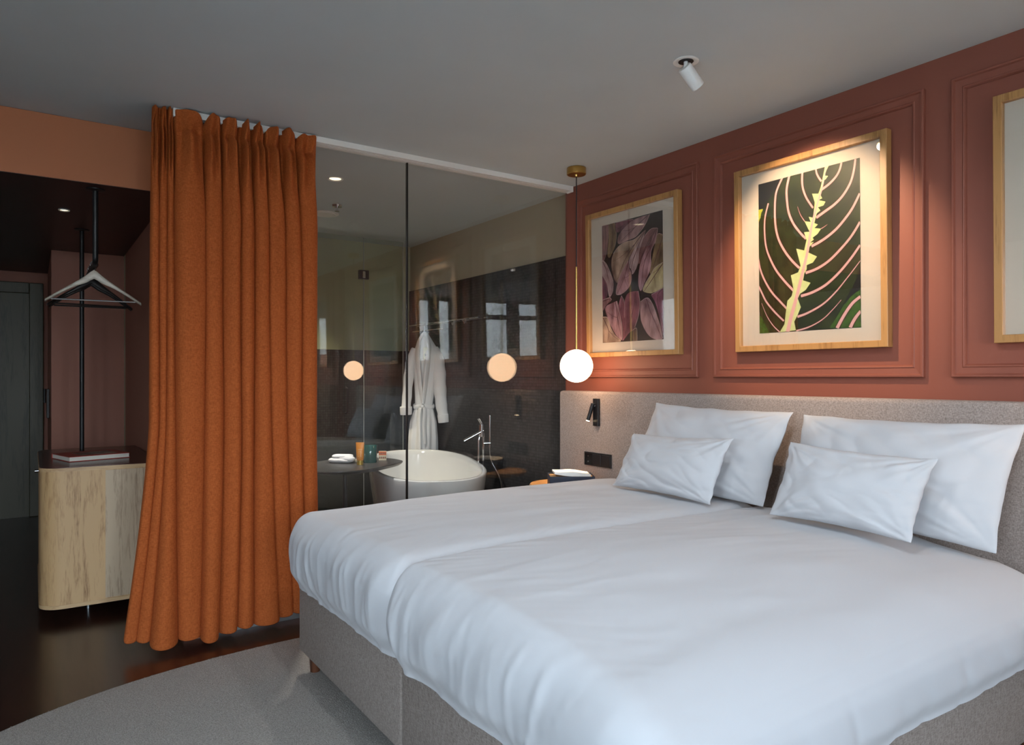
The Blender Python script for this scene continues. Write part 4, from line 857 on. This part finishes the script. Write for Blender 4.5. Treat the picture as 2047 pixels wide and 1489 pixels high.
# side table by the tub with its toiletries
TP = [(2.134, 4.54), (2.125, 4.46), (2.06, 4.385), (1.95, 4.30), (1.82, 4.215), (1.69, 4.165), (1.56, 4.17), (1.46, 4.24), (1.42, 4.36), (1.44, 4.50), (1.52, 4.66), (1.66, 4.78), (1.82, 4.84), (1.97, 4.82), (2.08, 4.72), (2.125, 4.63)]
TS = [(p.x, p.y) for p in smooth_path([(x, y, 0) for x, y in TP+[TP[0]]], 5)[:-1]]
cxx, cyy = 1.78, 4.50
stt = thing('side_table', (1.76, 4.50, .012), 'dark grey pebble-shaped side table between the curtain and the bathtub', 'side table')
bm = bmesh.new()
add_rings(bm, [[Vector((cxx+(x-cxx)*s, cyy+(y-cyy)*s, z)) for x, y in TS] for s, z in ((.93, .694), (.985, .706), (1, .714), (.996, .7195), (.985, .72))]); link(bm, 'table_top', mat('charcoal_stained_wood', (.035, .034, .034), .35, col2=(.06, .058, .057), nscale=6, stretch=(1, 6, 1)), stt, sharp=30)
tube('post', [(1.73, 4.52, .02), (1.73, 4.52, .694)], .016, M_graphite, stt)
lathe('foot', [(0, .012), (.17, .012), (.17, .02), (.02, .027), (0, .027)], (1.73, 4.52, 0), M_graphite, stt, n=40)
ZT = .7205
# folded towel: stacked rounded folds
tw = thing('folded_towel', (1.70, 4.62, ZT), 'rolled white face towel on the dark side table', 'towel')
dR = Vector((.86, -.5, 0)); dF = Vector((.5, .86, 0))
def towel_roll(c, half, ra, rb_, seed, ang=0, name='fold'):
    ax = Vector((dR.x*math.cos(ang)-dR.y*math.sin(ang), dR.x*math.sin(ang)+dR.y*math.cos(ang), 0)); cr_ = Vector((-ax.y, ax.x, 0)); bm = bmesh.new(); rings = []
    for i in range(21):
        u = -1+2*i/20; e = (1-abs(u)**6)**.5 if abs(u) < 1 else 0; e = max(e, .25); ring = []
        for k in range(28):
            a = 2*math.pi*k/28; f = 1+.06*fn(u*3, a, seed)+.03*math.sin(a*3+seed)
            ring.append(Vector(c)+ax*half*u+cr_*(ra*e*f*math.cos(a))+Vector((0, 0, rb_*e*f*math.sin(a)+rb_)))
        rings.append(ring)
    add_rings(bm, rings); return link(bm, name, M_terry, tw, sharp=60)
towel_roll((1.735, 4.60, ZT), .088, .055, .017, 1, -.25); towel_roll((1.745, 4.605, ZT+.030), .072, .045, .013, 5, -.2); towel_roll((1.755, 4.56, ZT+.008), .06, .032, .020, 9, -.45)
# soap bar
o = box('soap_bar', (-.018, -.012, 0), (.018, .012, .022), mat('cream_soap', (.62, .55, .40), .5), bev=.004, seg=2, M=Matrix.Translation((1.83, 4.545, ZT)) @ Matrix.Rotation(R(-30), 4, 'Z')); tag(o, 'small cream soap bar between towel and orange tube', 'soap')
# orange tube standing on its cap
tb = thing('lotion_tube', (1.795, 4.42, ZT), 'orange lotion tube standing on its cap on the side table', 'tube'); ob = Vector((1.795, 4.42, 0))
lathe('cap', [(0, ZT), (.021, ZT), (.021, ZT+.028), (.019, ZT+.030), (0, ZT+.030)], (ob.x, ob.y, 0), mat('gold_cap', (.60, .42, .10), .3, metal=.5), tb)
bm = bmesh.new(); add_rings(bm, [[Vector((ob.x, ob.y, ZT+z))+dR*(a*math.cos(t))+dF*(b*math.sin(t)) for t in [2*math.pi*k/28 for k in range(28)]] for z, a, b in ((.030, .020, .020), (.036, .0235, .0225), (.07, .025, .018), (.11, .0265, .010), (.138, .0275, .0028), (.148, .0278, .0014))])
tbd = link(bm, 'tube_body', mat('orange_plastic', (.80, .30, .03), .35), tb, sharp=60)
bm = bmesh.new()
for k in range(5): z = ZT+.056+k*.011; q = .010 if k % 2 else .013; add_box(bm, (-q, -.0006, 0), (q, .0006, .0028), M=Matrix.Translation((ob.x, ob.y, z)) @ Matrix(((dR.x, dF.x, 0, 0), (dR.y, dF.y, 0, 0), (0, 0, 1, 0), (0, 0, 0, 1))) @ Matrix.Translation((0, -(.0195-.0075*(z-ZT-.05)/.05), 0)))
link(bm, 'printed_text', mat('pale_print', (.85, .62, .30), .5), tbd, smooth=False)
# teal candle jar
cj = thing('candle_jar', (1.90, 4.50, ZT), 'dark teal glass candle jar on the side table', 'candle jar')
lathe('jar', [(0, ZT), (.044, ZT), (.046, ZT+.004), (.046, ZT+.113), (.044, ZT+.116), (.042, ZT+.113), (.042, ZT+.098), (0, ZT+.098)], (1.90, 4.50, 0), mat('teal_glass', (.008, .085, .070), .12, coat=.5), cj, n=40)
wx = lathe('wax', [(0, ZT+.0985), (.0415, ZT+.0985), (.0415, ZT+.100), (0, ZT+.101)], (1.90, 4.50, 0), mat('green_wax', (.10, .30, .22), .5), cj, n=32)
tube('wick', [(1.90, 4.50, ZT+.100), (1.90, 4.50, ZT+.110)], .0012, M_blackp, wx, n=6)
# matchbox standing upright
Mm = Matrix.Translation((2.020, 4.565, ZT)) @ Matrix.Rotation(R(-30), 4, 'Z')
mb = thing('matchbox', (2.020, 4.565, ZT), 'small orange and cream matchbox standing by the candle jar', 'matchbox')
box('sleeve', (-.026, -.009, 0), (.026, .009, .064), mat('cream_print', (.75, .66, .45), .6), mb, M=Mm, bev=.0008, seg=1)
box('label_band', (-.0262, -.0095, .036), (.0262, -.0088, .0635), mat('orange_print', (.75, .17, .05), .6), mb, M=Mm, smooth=False)
bm = bmesh.new()
for x in (-.018, -.006, .006, .018): add_box(bm, (x-.004, -.0098, .012), (x+.004, -.009, .026), M=Mm); add_box(bm, (x-.004, -.0102, .044), (x+.004, -.009, .054), M=Mm)
link(bm, 'printed_text', mat('brown_print', (.25, .08, .04), .6), mb, smooth=False)

# ---------------------------------------------------------------- town seen through the windows (only as reflections in the pictures)
rnd = random.Random(7)
M_roof = mat('clay_roof', (.42, .13, .06), .8, col2=(.30, .09, .045), nscale=3); M_slate = mat('slate_roof', (.07, .08, .09), .7)
cols = [(.62, .55, .42), (.55, .50, .44), (.66, .63, .56), (.50, .42, .30), (.60, .60, .58)]
names = ['cream', 'beige', 'white', 'ochre', 'pale grey']
for i in range(10):
    x = -44+i*4.6; y = -42-rnd.uniform(0, 6); wdt = 4.0; top = rnd.uniform(.2, 1.9); dpt = 8
    p = thing('town_house', (x, y, -16), '%s town house %s seen outside beyond the windows' % (names[i % 5], ['with clay roof', 'with slate roof'][i % 2]), 'building', 'town houses outside the windows')
    box('wall', (x-wdt/2, y-dpt, -16), (x+wdt/2, y, top-1.5), mat('facade', cols[i % 5], .9), p, smooth=False)
    bm = bmesh.new(); vs = [bm.verts.new(q) for q in ((x-wdt/2-.1, y+.3, top-1.5), (x+wdt/2+.1, y+.3, top-1.5), (x+wdt/2+.1, y-dpt, top-1.5), (x-wdt/2-.1, y-dpt, top-1.5), (x-wdt/2-.1, y-dpt/2, top+1.2), (x+wdt/2+.1, y-dpt/2, top+1.2))]
    for f in ((0, 1, 5, 4), (2, 3, 4, 5), (1, 2, 5), (3, 0, 4), (0, 3, 2, 1)): bm.faces.new([vs[k] for k in f])
    link(bm, 'roof', M_roof if i % 2 == 0 else M_slate, p, smooth=False)
    for k in range(3): box('window', (x-1.6+k*1.25, y-.02, top-3.4), (x-.9+k*1.25, y+.03, top-2.1), M_graphite, p, smooth=False)
S(box('ground', (-200, -300, -16.2), (200, -3, -16), mat('street', (.45, .44, .42), .9), smooth=False))
